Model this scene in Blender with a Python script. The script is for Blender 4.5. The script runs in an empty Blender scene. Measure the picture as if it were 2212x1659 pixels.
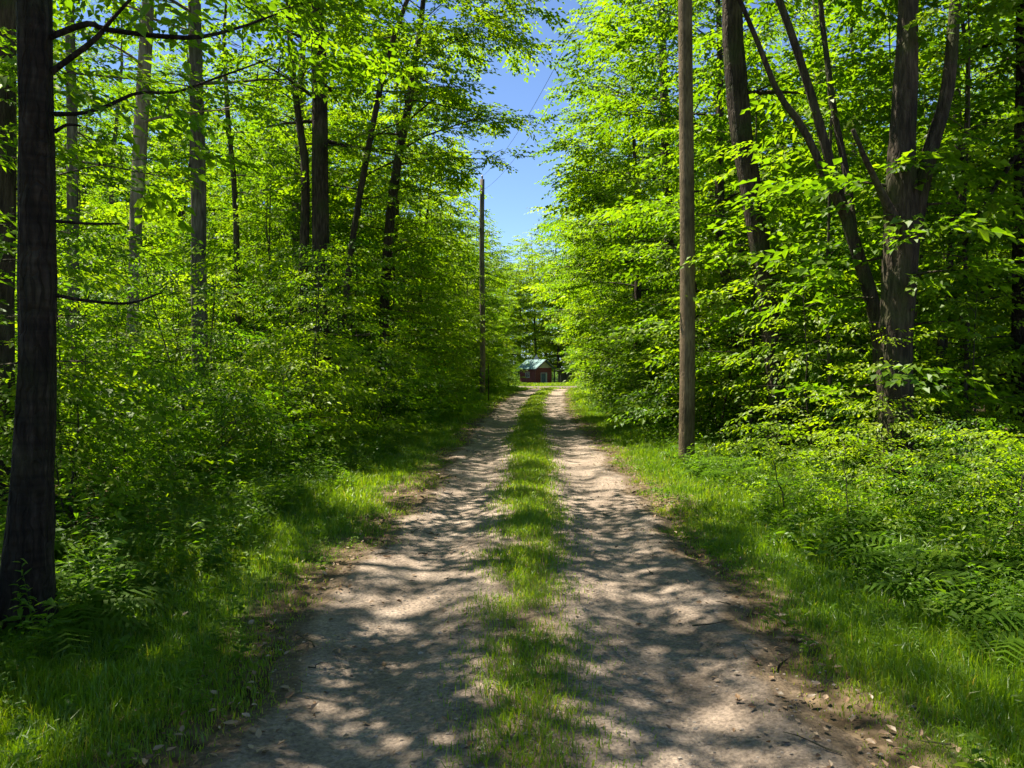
import bpy, math, random
import numpy as np

# ---------------------------------------------------------------- camera, sky, sun, exposure
scn = bpy.context.scene
COL = scn.collection
EYE = 1.6
cam = bpy.data.cameras.new('camera')
cam.sensor_width = 36.0
cam.lens = 28.0
cam.shift_x = -0.0185
cam.shift_y = -0.0179
cam.clip_start = 0.05
cam.clip_end = 3000.0
cam_o = bpy.data.objects.new('camera', cam)
cam_o.location = (0, 0, EYE)
cam_o.rotation_euler = (math.radians(90), 0, 0)
COL.objects.link(cam_o)
scn.camera = cam_o

SUN_EL = math.radians(66)
SUN_AZ = math.radians(152)          # compass-like angle of the sun, counter-clockwise from +X
sdir = np.array([math.cos(SUN_AZ) * math.cos(SUN_EL), math.sin(SUN_AZ) * math.cos(SUN_EL), math.sin(SUN_EL)])

world = bpy.data.worlds.new('World')
scn.world = world
world.use_nodes = True
wn = world.node_tree
bg = wn.nodes['Background']
sky = wn.nodes.new('ShaderNodeTexSky')
sky.sky_type = 'NISHITA'
sky.sun_disc = False
sky.sun_elevation = SUN_EL
sky.sun_rotation = math.pi / 2 - SUN_AZ
sky.air_density = 0.6
sky.dust_density = 0.0
sky.ozone_density = 4.0
sky.altitude = 300
wn.links.new(sky.outputs[0], bg.inputs[0])
bg.inputs[1].default_value = 0.075

sun = bpy.data.lights.new('sun', 'SUN')
sun.energy = 5.0
sun.angle = math.radians(0.53)
sun.color = (1.0, 0.92, 0.78)
sun_o = bpy.data.objects.new('sun', sun)
COL.objects.link(sun_o)
from mathutils import Vector
sun_o.rotation_euler = Vector(-sdir).to_track_quat('-Z', 'Y').to_euler()
sun_o.location = (-30, -10, 50)

vs = scn.view_settings
vs.view_transform = 'Standard'
vs.look = 'None'
vs.exposure = 1.8
vs.gamma = 1.0
vs.use_curve_mapping = False
scn.cycles.use_denoising = True
scn.cycles.max_bounces = 12
scn.cycles.diffuse_bounces = 7
scn.cycles.glossy_bounces = 2
scn.cycles.transmission_bounces = 9
scn.cycles.transparent_max_bounces = 4
scn.cycles.use_adaptive_sampling = True
scn.cycles.adaptive_threshold = 0.015

FPX = 1720.0                         # focal length in pixels of a 2212 px wide picture
def W(px, py, Y):
    return np.array([(px - 1147.0) / FPX * Y, Y, EYE - (py - 790.0) / FPX * Y])
def PX(x, Y):
    return 1147.0 + FPX * x / Y

# ---------------------------------------------------------------- small helpers
def vnoise(x, y, s=1.0, seed=0):
    x = np.asarray(x, float) * s; y = np.asarray(y, float) * s
    xi = np.floor(x).astype(np.int64); yi = np.floor(y).astype(np.int64)
    fx = x - xi; fy = y - yi
    fx = fx * fx * (3 - 2 * fx); fy = fy * fy * (3 - 2 * fy)
    def h(a, b):
        n = (a * 374761393 + b * 668265263 + seed * 974634777) & 0x7fffffff
        n = ((n ^ (n >> 13)) * 1274126177) & 0x7fffffff
        return ((n ^ (n >> 16)) & 0xffff) / 65535.0
    return (h(xi, yi) * (1 - fx) + h(xi + 1, yi) * fx) * (1 - fy) + (h(xi, yi + 1) * (1 - fx) + h(xi + 1, yi + 1) * fx) * fy

def fbm(x, y, s=1.0, seed=0, n=3):
    r = 0; a = .5; t = 0
    for i in range(n):
        r = r + a * vnoise(x, y, s * 2 ** i, seed + i * 17); t += a; a *= .5
    return r / t

def sstep(a, b, x):
    t = np.clip((np.asarray(x, float) - a) / (b - a), 0, 1)
    return t * t * (3 - 2 * t)

def lane_c(Y):
    Y = np.asarray(Y, float)
    return -0.03 + 0.0011 * np.clip(Y - 22, 0, 40) ** 2

def dip(Y):
    Y = np.asarray(Y, float)
    return -0.0165 * (np.log1p(np.exp(np.clip((Y - 54) / 4.0, -30, 30))) * 4.0) * (Y < 170) - 0.0165 * 116 * (Y >= 170)

def terrain(x, Y):
    x = np.asarray(x, float); Y = np.asarray(Y, float)
    d = np.abs(x - lane_c(Y))
    z = dip(Y)
    out = sstep(1.7, 4.5, d)
    z = z + out * (0.10 + 0.22 * (fbm(x, Y, 0.22, 3) - .45)) + sstep(1.4, 1.9, d) * 0.05 * (fbm(x, Y, 1.4, 9) - .3)
    return z

def make_mesh(name, verts, faces, mats=(), attr=None, matidx=None, smooth=False):
    """faces: list of int arrays (n,3) or (n,4)"""
    me = bpy.data.meshes.new(name)
    verts = np.asarray(verts, np.float32)
    fl = [np.asarray(f, np.int32) for f in faces if len(f)]
    me.vertices.add(len(verts)); me.vertices.foreach_set('co', verts.ravel())
    loops = np.concatenate([f.ravel() for f in fl])
    tot = np.concatenate([np.full(len(f), f.shape[1], np.int32) for f in fl])
    start = np.concatenate([[0], np.cumsum(tot)[:-1]]).astype(np.int32)
    me.loops.add(len(loops)); me.loops.foreach_set('vertex_index', loops)
    me.polygons.add(len(tot)); me.polygons.foreach_set('loop_start', start)
    me.polygons.foreach_set('loop_total', tot)
    if matidx is not None: me.polygons.foreach_set('material_index', np.asarray(matidx, np.int32))
    me.polygons.foreach_set('use_smooth', np.full(len(tot), bool(smooth)))
    for m in mats: me.materials.append(m)
    if attr is not None:
        a = me.attributes.new('lv', 'FLOAT', 'FACE'); a.data.foreach_set('value', np.asarray(attr, np.float32))
    me.update(calc_edges=True)
    return me

class MB:
    def __init__(s): s.v = []; s.q = []; s.t = []; s.n = 0
    def add(s, v, q=None, t=None):
        v = np.asarray(v, float)
        if q is not None and len(q): s.q.append(np.asarray(q) + s.n)
        if t is not None and len(t): s.t.append(np.asarray(t) + s.n)
        s.v.append(v); s.n += len(v)
    def tube(s, pts, rad, segs=8, bump=0.0, rng=None, cap=True):
        pts = np.asarray(pts, float); rad = np.asarray(rad, float); n = len(pts)
        tan = np.gradient(pts, axis=0); tan /= np.linalg.norm(tan, axis=1)[:, None] + 1e-9
        ref = np.array([1., 0, 0]) if abs(tan[0][2]) > .7 else np.array([0, 0, 1.])
        a = np.arange(segs) / segs * 2 * math.pi
        u = np.cross(tan, ref); u /= np.linalg.norm(u, axis=1)[:, None] + 1e-9
        w = np.cross(tan, u)
        r = rad[:, None] * np.ones((1, segs))
        if bump > 0 and rng is not None:
            r = r * (1 + bump * rng.normal(0, 1, (n, segs)) + bump * 1.2 * rng.normal(0, 1, (1, segs)))
        v = pts[:, None, :] + r[:, :, None] * (np.cos(a)[None, :, None] * u[:, None, :] + np.sin(a)[None, :, None] * w[:, None, :])
        i = np.arange(n - 1)[:, None] * segs; j = np.arange(segs)[None, :]; k = (j + 1) % segs
        q = np.stack([i + j, i + k, i + segs + k, i + segs + j], -1).reshape(-1, 4)
        t = None
        v = v.reshape(-1, 3)
        if cap:
            v = np.vstack([v, pts[-1] + tan[-1] * rad[-1] * .3])
            b = (n - 1) * segs
            t = np.stack([b + np.arange(segs), b + (np.arange(segs) + 1) % segs, np.full(segs, n * segs)], -1)
        s.add(v, q, t)
    def box(s, lo, hi):
        x0, y0, z0 = lo; x1, y1, z1 = hi
        v = [(x0,y0,z0),(x1,y0,z0),(x1,y1,z0),(x0,y1,z0),(x0,y0,z1),(x1,y0,z1),(x1,y1,z1),(x0,y1,z1)]
        s.add(v, [(0,3,2,1),(4,5,6,7),(0,1,5,4),(1,2,6,5),(2,3,7,6),(3,0,4,7)])
    def mesh(s, name, mats=(), smooth=False):
        f = []
        if s.q: f.append(np.vstack(s.q))
        if s.t: f.append(np.vstack(s.t))
        return make_mesh(name, np.vstack(s.v), f, mats, smooth=smooth)

def link(name, data, parent=None, loc=None, **props):
    o = bpy.data.objects.new(name, data)
    COL.objects.link(o)
    if parent is not None: o.parent = parent
    if loc is not None: o.location = [float(c) for c in loc]
    for k, v in props.items(): o[k] = v
    return o
def thing(name, label, cat, loc=(0, 0, 0), group=None, rz=0.0):
    o = link(name, None, None, loc, label=label, category=cat)
    o.rotation_euler = (0, 0, rz); o.empty_display_size = .3
    if group: o['group'] = group
    return o

# ---------------------------------------------------------------- materials
def mat(name):
    m = bpy.data.materials.new(name); m.use_nodes = True
    nt = m.node_tree; nt.nodes.clear()
    out = nt.nodes.new('ShaderNodeOutputMaterial')
    return m, nt, out
def N(nt, t, **kw):
    n = nt.nodes.new(t)
    for k, v in kw.items(): setattr(n, k, v)
    return n
def ramp(nt, stops, src=None):
    r = nt.nodes.new('ShaderNodeValToRGB')
    e = r.color_ramp.elements
    while len(e) < len(stops): e.new(0.5)
    for el, (p, c) in zip(e, stops):
        el.position = p; el.color = (*c, 1)
    if src is not None: nt.links.new(src, r.inputs[0])
    return r

def leaf_mat(name, cols, tmul=(2.6, 2.75, 0.9), tr=0.5, gloss=0.016, rough=0.45, objvar=0.28):
    m, nt, out = mat(name); L = nt.links.new
    at = N(nt, 'ShaderNodeAttribute', attribute_name='lv')
    oi = N(nt, 'ShaderNodeObjectInfo')
    ma = N(nt, 'ShaderNodeMath', operation='MULTIPLY_ADD'); ma.inputs[1].default_value = objvar; 
    L(oi.outputs['Random'], ma.inputs[0])
    sub = N(nt, 'ShaderNodeMath', operation='SUBTRACT'); L(at.outputs['Fac'], sub.inputs[0]); sub.inputs[1].default_value = objvar * .5
    L(sub.outputs[0], ma.inputs[2])
    n = len(cols)
    r = ramp(nt, [(i / (n - 1), c) for i, c in enumerate(cols)], ma.outputs[0])
    d = N(nt, 'ShaderNodeBsdfDiffuse'); L(r.outputs[0], d.inputs[0])
    mu = N(nt, 'ShaderNodeMix', data_type='RGBA', blend_type='MULTIPLY'); mu.inputs[0].default_value = 1
    L(r.outputs[0], mu.inputs[6]); mu.inputs[7].default_value = (*tmul, 1)
    mu.clamp_result = False
    t = N(nt, 'ShaderNodeBsdfTranslucent'); L(mu.outputs[2], t.inputs[0])
    mx = N(nt, 'ShaderNodeMixShader'); mx.inputs[0].default_value = tr
    L(d.outputs[0], mx.inputs[1]); L(t.outputs[0], mx.inputs[2])
    g = N(nt, 'ShaderNodeBsdfGlossy'); g.inputs['Roughness'].default_value = rough
    g.inputs[0].default_value = (.9, .95, .9, 1)
    m2 = N(nt, 'ShaderNodeMixShader'); m2.inputs[0].default_value = gloss
    L(mx.outputs[0], m2.inputs[1]); L(g.outputs[0], m2.inputs[2]); L(m2.outputs[0], out.inputs[0])
    return m

def bark_mat(name, c0, c1, c2, vs=9.0, band=0.0, moss=0.0, bump=.6, furrow=.7):
    m, nt, out = mat(name); L = nt.links.new
    tc = N(nt, 'ShaderNodeTexCoord')
    mp = N(nt, 'ShaderNodeMapping'); mp.inputs['Scale'].default_value = (vs, vs, vs * .16)
    L(tc.outputs['Object'], mp.inputs[0])
    n1 = N(nt, 'ShaderNodeTexNoise'); n1.inputs['Scale'].default_value = 3.0; n1.inputs['Detail'].default_value = 6
    L(mp.outputs[0], n1.inputs[0])
    n2 = N(nt, 'ShaderNodeTexNoise'); n2.inputs['Scale'].default_value = 1.7; n2.inputs['Detail'].default_value = 3
    L(tc.outputs['Object'], n2.inputs[0])
    r = ramp(nt, [(.3, c0), (.5, c1), (.72, c2)], n1.outputs[0])
    r2 = ramp(nt, [(.35, (.55, .55, .55)), (.68, (1.25, 1.25, 1.25))], n2.outputs[0])
    mu = N(nt, 'ShaderNodeMix', data_type='RGBA', blend_type='MULTIPLY'); mu.inputs[0].default_value = 1
    L(r.outputs[0], mu.inputs[6]); L(r2.outputs[0], mu.inputs[7])
    col = mu.outputs[2]
    hgt = n1.outputs[0]
    if band > 0:
        mb = N(nt, 'ShaderNodeMapping'); mb.inputs['Scale'].default_value = (1.2, 1.2, 17)
        L(tc.outputs['Object'], mb.inputs[0])
        n3 = N(nt, 'ShaderNodeTexNoise'); n3.inputs['Scale'].default_value = 1.6; n3.inputs['Detail'].default_value = 3
        L(mb.outputs[0], n3.inputs[0])
        r3 = ramp(nt, [(.36, (.6, .6, .6)), (.62, (1.5, 1.5, 1.5))], n3.outputs[0])
        mv = N(nt, 'ShaderNodeMix', data_type='RGBA', blend_type='MULTIPLY'); mv.inputs[0].default_value = band
        L(col, mv.inputs[6]); L(r3.outputs[0], mv.inputs[7]); col = mv.outputs[2]
        av = N(nt, 'ShaderNodeMath', operation='MULTIPLY_ADD'); av.inputs[1].default_value = .5
        L(n3.outputs[0], av.inputs[0]); L(n1.outputs[0], av.inputs[2]); hgt = av.outputs[0]
    if moss > 0:
        n4 = N(nt, 'ShaderNodeTexNoise'); n4.inputs['Scale'].default_value = 2.3; n4.inputs['Detail'].default_value = 5
        L(tc.outputs['Object'], n4.inputs[0])
        r4 = ramp(nt, [(.5, (0, 0, 0)), (.68, (moss, moss, moss))], n4.outputs[0])
        mm = N(nt, 'ShaderNodeMix', data_type='RGBA'); L(r4.outputs[0], mm.inputs[0])
        L(col, mm.inputs[6]); mm.inputs[7].default_value = (.045, .06, .015, 1); col = mm.outputs[2]
    mf = N(nt, 'ShaderNodeMapping'); mf.inputs['Scale'].default_value = (vs * 3.2, vs * 3.2, vs * .42)
    nd = N(nt, 'ShaderNodeMix', data_type='VECTOR'); nd.inputs[0].default_value = .10
    nz = N(nt, 'ShaderNodeTexNoise'); nz.inputs['Scale'].default_value = 5; L(tc.outputs['Object'], nz.inputs[0])
    L(tc.outputs['Object'], nd.inputs[4]); L(nz.outputs['Color'], nd.inputs[5]); L(nd.outputs[1], mf.inputs[0])
    vo = N(nt, 'ShaderNodeTexVoronoi', feature='DISTANCE_TO_EDGE'); vo.inputs['Scale'].default_value = 1.0; L(mf.outputs[0], vo.inputs[0])
    rv = ramp(nt, [(.0, (0, 0, 0)), (.22, (1, 1, 1))], vo.outputs['Distance'])
    hf = N(nt, 'ShaderNodeMath', operation='MULTIPLY_ADD'); hf.inputs[1].default_value = furrow; L(rv.outputs[0], hf.inputs[0]); L(hgt, hf.inputs[2]); hgt = hf.outputs[0]
    b = N(nt, 'ShaderNodeBsdfPrincipled'); b.inputs['Roughness'].default_value = .9
    b.inputs['Specular IOR Level'].default_value = .2
    L(col, b.inputs['Base Color'])
    bp = N(nt, 'ShaderNodeBump'); bp.inputs['Strength'].default_value = bump; bp.inputs['Distance'].default_value = .03
    L(hgt, bp.inputs['Height']); L(bp.outputs[0], b.inputs['Normal']); L(b.outputs[0], out.inputs[0])
    return m

def plain_mat(name, c, rough=.7, var=.25, scale=6.0, bump=0.0, metallic=0.0):
    m, nt, out = mat(name); L = nt.links.new
    tc = N(nt, 'ShaderNodeTexCoord')
    n = N(nt, 'ShaderNodeTexNoise'); n.inputs['Scale'].default_value = scale; n.inputs['Detail'].default_value = 5
    L(tc.outputs['Object'], n.inputs[0])
    r = ramp(nt, [(.3, tuple(x * (1 - var) for x in c)), (.7, tuple(x * (1 + var) for x in c))], n.outputs[0])
    b = N(nt, 'ShaderNodeBsdfPrincipled'); b.inputs['Roughness'].default_value = rough; b.inputs['Metallic'].default_value = metallic
    L(r.outputs[0], b.inputs['Base Color'])
    if bump > 0:
        bp = N(nt, 'ShaderNodeBump'); bp.inputs['Strength'].default_value = bump; bp.inputs['Distance'].default_value = .02
        L(n.outputs[0], bp.inputs['Height']); L(bp.outputs[0], b.inputs['Normal'])
    L(b.outputs[0], out.inputs[0])
    return m

M = {}
M['leaf'] = leaf_mat('leaf_maple', [(.042, .088, .003), (.070, .130, .004), (.102, .166, .004), (.155, .205, .006)])
M['leaf_deep'] = leaf_mat('leaf_beech', [(.030, .072, .004), (.048, .108, .005), (.072, .138, .005), (.112, .168, .006)])
M['leaf_bright'] = leaf_mat('leaf_young_lit', [(.066, .120, .003), (.104, .166, .004), (.142, .200, .005), (.190, .236, .006)])  # yellow-green leaf; its colour also stands in for sunlight on left trees and shrubs
M['herb'] = leaf_mat('leaf_herb', [(.028, .068, .004), (.050, .105, .005), (.076, .138, .006), (.115, .172, .009)])
M['grass'] = leaf_mat('grass_blade', [(.050, .105, .003), (.085, .155, .004), (.125, .195, .005), (.180, .210, .010), (.25, .20, .075)], tmul=(2.8, 2.7, .9), tr=.48, gloss=.04, objvar=.0)
M['dead'] = leaf_mat('dead_leaf', [(.10, .055, .028), (.17, .10, .05), (.26, .17, .10), (.36, .27, .18)], tmul=(1, 1, 1), tr=.2, gloss=.03, objvar=0)
M['bark_dark'] = bark_mat('bark_dark', (.010, .0065, .004), (.021, .0135, .008), (.046, .034, .024), 8, band=.6, moss=.25, bump=.9, furrow=1.0)
M['bark_brown'] = bark_mat('bark_brown', (.020, .014, .009), (.048, .035, .022), (.090, .068, .045), 9, moss=.6)
M['bark_grey'] = bark_mat('bark_grey', (.055, .046, .035), (.120, .104, .080), (.20, .18, .15), 7, moss=.45, bump=.35)
M['bark_pale'] = bark_mat('bark_pale', (.14, .11, .085), (.26, .21, .165), (.36, .31, .25), 6, moss=.15, bump=.3)
M['bark_thin'] = bark_mat('bark_thin', (.025, .020, .013), (.050, .041, .026), (.085, .070, .048), 9, moss=.5, bump=.3)
M['pole'] = bark_mat('pole_wood', (.085, .060, .034), (.150, .108, .062), (.215, .160, .098), 16, bump=.4, furrow=.25)
M['pole_grey'] = bark_mat('pole_wood_grey', (.085, .070, .055), (.140, .118, .095), (.20, .175, .145), 14, bump=.25, furrow=.2)

# ---------------------------------------------------------------- ground and lane
def ground_mat():
    m, nt, out = mat('forest_soil'); L = nt.links.new
    tc = N(nt, 'ShaderNodeTexCoord')
    n1 = N(nt, 'ShaderNodeTexNoise'); n1.inputs['Scale'].default_value = 9; n1.inputs['Detail'].default_value = 8
    L(tc.outputs['Object'], n1.inputs[0])
    n2 = N(nt, 'ShaderNodeTexNoise'); n2.inputs['Scale'].default_value = .7; n2.inputs['Detail'].default_value = 4
    L(tc.outputs['Object'], n2.inputs[0])
    r1 = ramp(nt, [(.32, (.035, .024, .014)), (.5, (.085, .060, .034)), (.7, (.16, .115, .07))], n1.outputs[0])
    r2 = ramp(nt, [(.3, (.028, .055, .008)), (.7, (.065, .115, .012))], n1.outputs[0])
    at = N(nt, 'ShaderNodeAttribute', attribute_name='green')
    ad = N(nt, 'ShaderNodeMath', operation='MULTIPLY_ADD'); ad.inputs[1].default_value = .8; L(n2.outputs[0], ad.inputs[0])
    L(at.outputs['Fac'], ad.inputs[2])
    rr = ramp(nt, [(.55, (0, 0, 0)), (.95, (1, 1, 1))], ad.outputs[0])
    mx = N(nt, 'ShaderNodeMix', data_type='RGBA'); L(rr.outputs[0], mx.inputs[0]); L(r1.outputs[0], mx.inputs[6]); L(r2.outputs[0], mx.inputs[7])
    b = N(nt, 'ShaderNodeBsdfPrincipled'); b.inputs['Roughness'].default_value = .95; b.inputs['Specular IOR Level'].default_value = .1
    L(mx.outputs[2], b.inputs['Base Color'])
    bp = N(nt, 'ShaderNodeBump'); bp.inputs['Strength'].default_value = .8; bp.inputs['Distance'].default_value = .04
    L(n1.outputs[0], bp.inputs['Height']); L(bp.outputs[0], b.inputs['Normal']); L(b.outputs[0], out.inputs[0])
    return m

def gravel_mat(name, tint=(1, 1, 1)):
    m, nt, out = mat(name); L = nt.links.new
    tc = N(nt, 'ShaderNodeTexCoord')
    n1 = N(nt, 'ShaderNodeTexNoise'); n1.inputs['Scale'].default_value = 1.6; n1.inputs['Detail'].default_value = 9; n1.inputs['Roughness'].default_value = .62
    n2 = N(nt, 'ShaderNodeTexNoise'); n2.inputs['Scale'].default_value = 38; n2.inputs['Detail'].default_value = 6; n2.inputs['Roughness'].default_value = .7
    v = N(nt, 'ShaderNodeTexVoronoi'); v.inputs['Scale'].default_value = 70
    v2 = N(nt, 'ShaderNodeTexVoronoi'); v2.inputs['Scale'].default_value = 38
    for k in (n1, n2, v, v2): L(tc.outputs['Object'], k.inputs[0])
    T = lambda c: tuple(a * b for a, b in zip(c, tint))
    r1 = ramp(nt, [(.33, T((.158, .122, .093))), (.5, T((.236, .186, .144))), (.7, T((.306, .247, .197)))], n1.outputs[0])
    r2 = ramp(nt, [(.28, (.45, .44, .43)), (.5, (1, 1, 1)), (.75, (1.35, 1.33, 1.3))], n2.outputs[0])
    mu = N(nt, 'ShaderNodeMix', data_type='RGBA', blend_type='MULTIPLY'); mu.inputs[0].default_value = .85
    L(r1.outputs[0], mu.inputs[6]); L(r2.outputs[0], mu.inputs[7])
    hs = N(nt, 'ShaderNodeSeparateColor'); L(v.outputs['Color'], hs.inputs[0])
    rs = ramp(nt, [(.0, (.62, .61, .60)), (.55, (1, 1, 1)), (1, (1.25, 1.23, 1.2))], hs.outputs[0])
    mu2 = N(nt, 'ShaderNodeMix', data_type='RGBA', blend_type='MULTIPLY'); mu2.inputs[0].default_value = .7
    L(mu.outputs[2], mu2.inputs[6]); L(rs.outputs[0], mu2.inputs[7])
    at = N(nt, 'ShaderNodeAttribute', attribute_name='soil')
    ns = N(nt, 'ShaderNodeMath', operation='MULTIPLY_ADD'); ns.inputs[1].default_value = .9; L(n1.outputs[0], ns.inputs[0]); L(at.outputs['Fac'], ns.inputs[2])
    rm = ramp(nt, [(.60, (0, 0, 0)), (1.0, (.9, .9, .9))], ns.outputs[0])
    r3 = ramp(nt, [(.3, (.055, .038, .023)), (.55, (.115, .083, .051)), (.75, (.20, .148, .095))], n2.outputs[0])
    mx = N(nt, 'ShaderNodeMix', data_type='RGBA'); L(rm.outputs[0], mx.inputs[0]); L(mu2.outputs[2], mx.inputs[6]); L(r3.outputs[0], mx.inputs[7])
    b = N(nt, 'ShaderNodeBsdfPrincipled'); b.inputs['Roughness'].default_value = .92; b.inputs['Specular IOR Level'].default_value = .15
    L(mx.outputs[2], b.inputs['Base Color'])
    h = N(nt, 'ShaderNodeMath', operation='MULTIPLY_ADD'); h.inputs[1].default_value = -.7; L(v2.outputs['Distance'], h.inputs[0]); L(n2.outputs[0], h.inputs[2])
    bp = N(nt, 'ShaderNodeBump'); bp.inputs['Strength'].default_value = .9; bp.inputs['Distance'].default_value = .02
    L(h.outputs[0], bp.inputs['Height']); L(bp.outputs[0], b.inputs['Normal']); L(b.outputs[0], out.inputs[0])
    return m
M['ground'] = ground_mat(); M['gravel'] = gravel_mat('lane_gravel'); M['asphalt'] = gravel_mat('crossing_gravel', (.55, .57, .60))

def lane_half(Y, side):
    Y = np.asarray(Y, float)
    return 1.44 + .30 * (fbm(Y, 0 * Y + side * 50, .55, 21, 3) - .5) + .26 * (vnoise(Y, 0 * Y + side * 9, 2.2, 5) - .5) + .14 * (vnoise(Y, 0 * Y + side * 5, 6.5, 6) - .5)

def build_ground():
    xs = np.concatenate([-np.geomspace(600, 8, 26), np.arange(-7.75, 8, .25), np.geomspace(8, 600, 26)])
    ys = np.concatenate([np.arange(-30, 0, 3), np.arange(0, 30, .3), np.arange(30, 72, .8), np.arange(72, 180, 4), np.geomspace(184, 900, 12)])
    X, Y = np.meshgrid(xs, ys)
    Z = terrain(X, Y)
    d = np.abs(X - lane_c(Y))
    Z = Z - .07 * (1 - sstep(1.1, 1.5, d)) * (Y < 60)
    far = (Y > 52) & (Y < 84)
    Z = Z - .04 * far * (np.abs(X) < 60)
    v = np.stack([X, Y, Z], -1).reshape(-1, 3)
    ny, nx = X.shape
    i = (np.arange(ny - 1)[:, None] * nx + np.arange(nx - 1)[None, :]).ravel()
    me = make_mesh('ground', v, [np.stack([i, i + 1, i + nx + 1, i + nx], -1)], [M['ground']], smooth=True)
    g = sstep(1.55, 2.0, d) * (1 - sstep(2.6, 3.6, d)) * .55 + .75 * sstep(52, 66, Y) * (np.abs(X - 1) < 16)
    a = me.attributes.new('green', 'FLOAT', 'POINT'); a.data.foreach_set('value', g.ravel().astype(np.float32))
    link('ground', me, kind='structure')
build_ground()

def lane_z(u, Y):       # u = offset from the lane's middle
    rut = -.045 * np.exp(-((np.abs(u) - .78) / .30) ** 2)
    return dip(Y) + .012 + rut + .012 * (fbm(u, Y, 2.5, 31) - .5) + .03 * (fbm(u, Y, .6, 33) - .5)
def build_lane():
    ys = np.concatenate([np.arange(-4, 22, .1), np.arange(22, 62, .3)])
    us = np.linspace(-1, 1, 41)
    hl = lane_half(ys, 0); hr = lane_half(ys, 1)
    U = np.where(us[None, :] < 0, us[None, :] * hl[:, None], us[None, :] * hr[:, None])
    Y = np.repeat(ys[:, None], len(us), 1)
    Z = lane_z(U, Y)
    edge = sstep(.9, 1.0, np.abs(us))[None, :]
    X = U + lane_c(Y)
    Z = Z * (1 - edge) + (terrain(X, Y) - .01) * edge
    v = np.stack([X, Y, Z], -1).reshape(-1, 3)
    ny, nx = X.shape
    i = (np.arange(ny - 1)[:, None] * nx + np.arange(nx - 1)[None, :]).ravel()
    me = make_mesh('lane', v, [np.stack([i, i + 1, i + nx + 1, i + nx], -1)], [M['gravel']], smooth=True)
    soil = np.maximum(sstep(.80, 1.0, np.abs(us))[None, :] * np.ones_like(Y), .55 * np.exp(-(U / .26) ** 2))
    a = me.attributes.new('soil', 'FLOAT', 'POINT'); a.data.foreach_set('value', soil.ravel().astype(np.float32))
    link('lane', me, kind='structure')
    # the road that crosses at the lane's far end
    xs = np.linspace(-45, 45, 91); y0 = 60 + .0010 * xs ** 2 + .4 * vnoise(xs, xs * 0, .3, 4); y1 = 74 + .0012 * xs ** 2
    t = np.linspace(0, 1, 9)
    Yc = y0[None, :] * (1 - t[:, None]) + y1[None, :] * t[:, None]
    Xc = np.repeat(xs[None, :], 9, 0)
    v = np.stack([Xc, Yc, dip(Yc) + .03], -1).reshape(-1, 3)
    i = (np.arange(8)[:, None] * 91 + np.arange(90)[None, :]).ravel()
    me = make_mesh('crossing_road', v, [np.stack([i, i + 1, i + 92, i + 91], -1)], [M['asphalt']], smooth=True)
    a = me.attributes.new('soil', 'FLOAT', 'POINT'); a.data.foreach_set('value', np.zeros(len(v), np.float32))
    link('crossing_road', me, kind='structure')
build_lane()

# ---------------------------------------------------------------- foliage building blocks
def leaf_local(L, w, fold, droop, detail):
    """leaf along +x, returns verts, tris"""
    if detail:
        v = [(0, 0, 0), (.30 * L, .5 * w, fold * w), (.68 * L, .36 * w, fold * w * .6 - droop * L * .4), (L, 0, -droop * L),
             (.68 * L, -.36 * w, fold * w * .6 - droop * L * .4), (.30 * L, -.5 * w, fold * w), (.5 * L, 0, -droop * L * .2)]
        t = [(0, 6, 1), (1, 6, 2), (2, 6, 3), (6, 4, 3), (6, 5, 4), (0, 5, 6)]
    else:
        v = [(0, 0, 0), (.42 * L, .5 * w, fold * w), (L, 0, -droop * L), (.42 * L, -.5 * w, fold * w)]
        t = [(0, 2, 1), (0, 3, 2)]
    return np.array(v, float), np.array(t)

def rot(yaw, pitch, roll):
    cy, sy, cp, sp, cr, sr = np.cos(yaw), np.sin(yaw), np.cos(pitch), np.sin(pitch), np.cos(roll), np.sin(roll)
    R = np.empty(np.shape(yaw) + (3, 3))
    R[..., 0, 0] = cy * cp; R[..., 0, 1] = -sy * cr - cy * sp * sr; R[..., 0, 2] = sy * sr - cy * sp * cr
    R[..., 1, 0] = sy * cp; R[..., 1, 1] = cy * cr - sy * sp * sr; R[..., 1, 2] = -cy * sr - sy * sp * cr
    R[..., 2, 0] = sp; R[..., 2, 1] = cp * sr; R[..., 2, 2] = cp * cr
    return R

def make_spray(rng, n=16, L=.5, ll=.105, wr=.62, detail=False, fan=True):
    V = []; T = []; F = []; off = 0
    segs = [(np.zeros(3), 0.0, L, n * (.5 if fan else 1))]
    if fan:
        for s in (-1, 1):
            segs.append((np.array([L * rng.uniform(.15, .4), 0, 0]), s * rng.uniform(.5, .85), L * rng.uniform(.5, .7), n * .25))
    for p0, a, ln, k in segs:
        k = max(2, int(round(k)))
        for i in range(k):
            t = (i + .6) / k
            side = 1 if i % 2 else -1
            pos = p0 + np.array([math.cos(a) * t * ln, math.sin(a) * t * ln, -.16 * t * t * ln + rng.normal(0, .018)])
            yaw = a + side * rng.uniform(.55, 1.15) * (1 - .55 * t)
            l = ll * rng.uniform(.65, 1.2)
            v, tr = leaf_local(l, l * wr * rng.uniform(.85, 1.15), rng.uniform(.05, .28), rng.uniform(0, .3), detail)
            R = rot(yaw, rng.normal(-.18, .20), rng.normal(0, .26))
            V.append(v @ R.T + pos); T.append(tr + off); off += len(v)
            F.append(np.full(len(tr), rng.random()))
    return np.vstack(V), np.vstack(T), np.concatenate(F)

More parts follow.
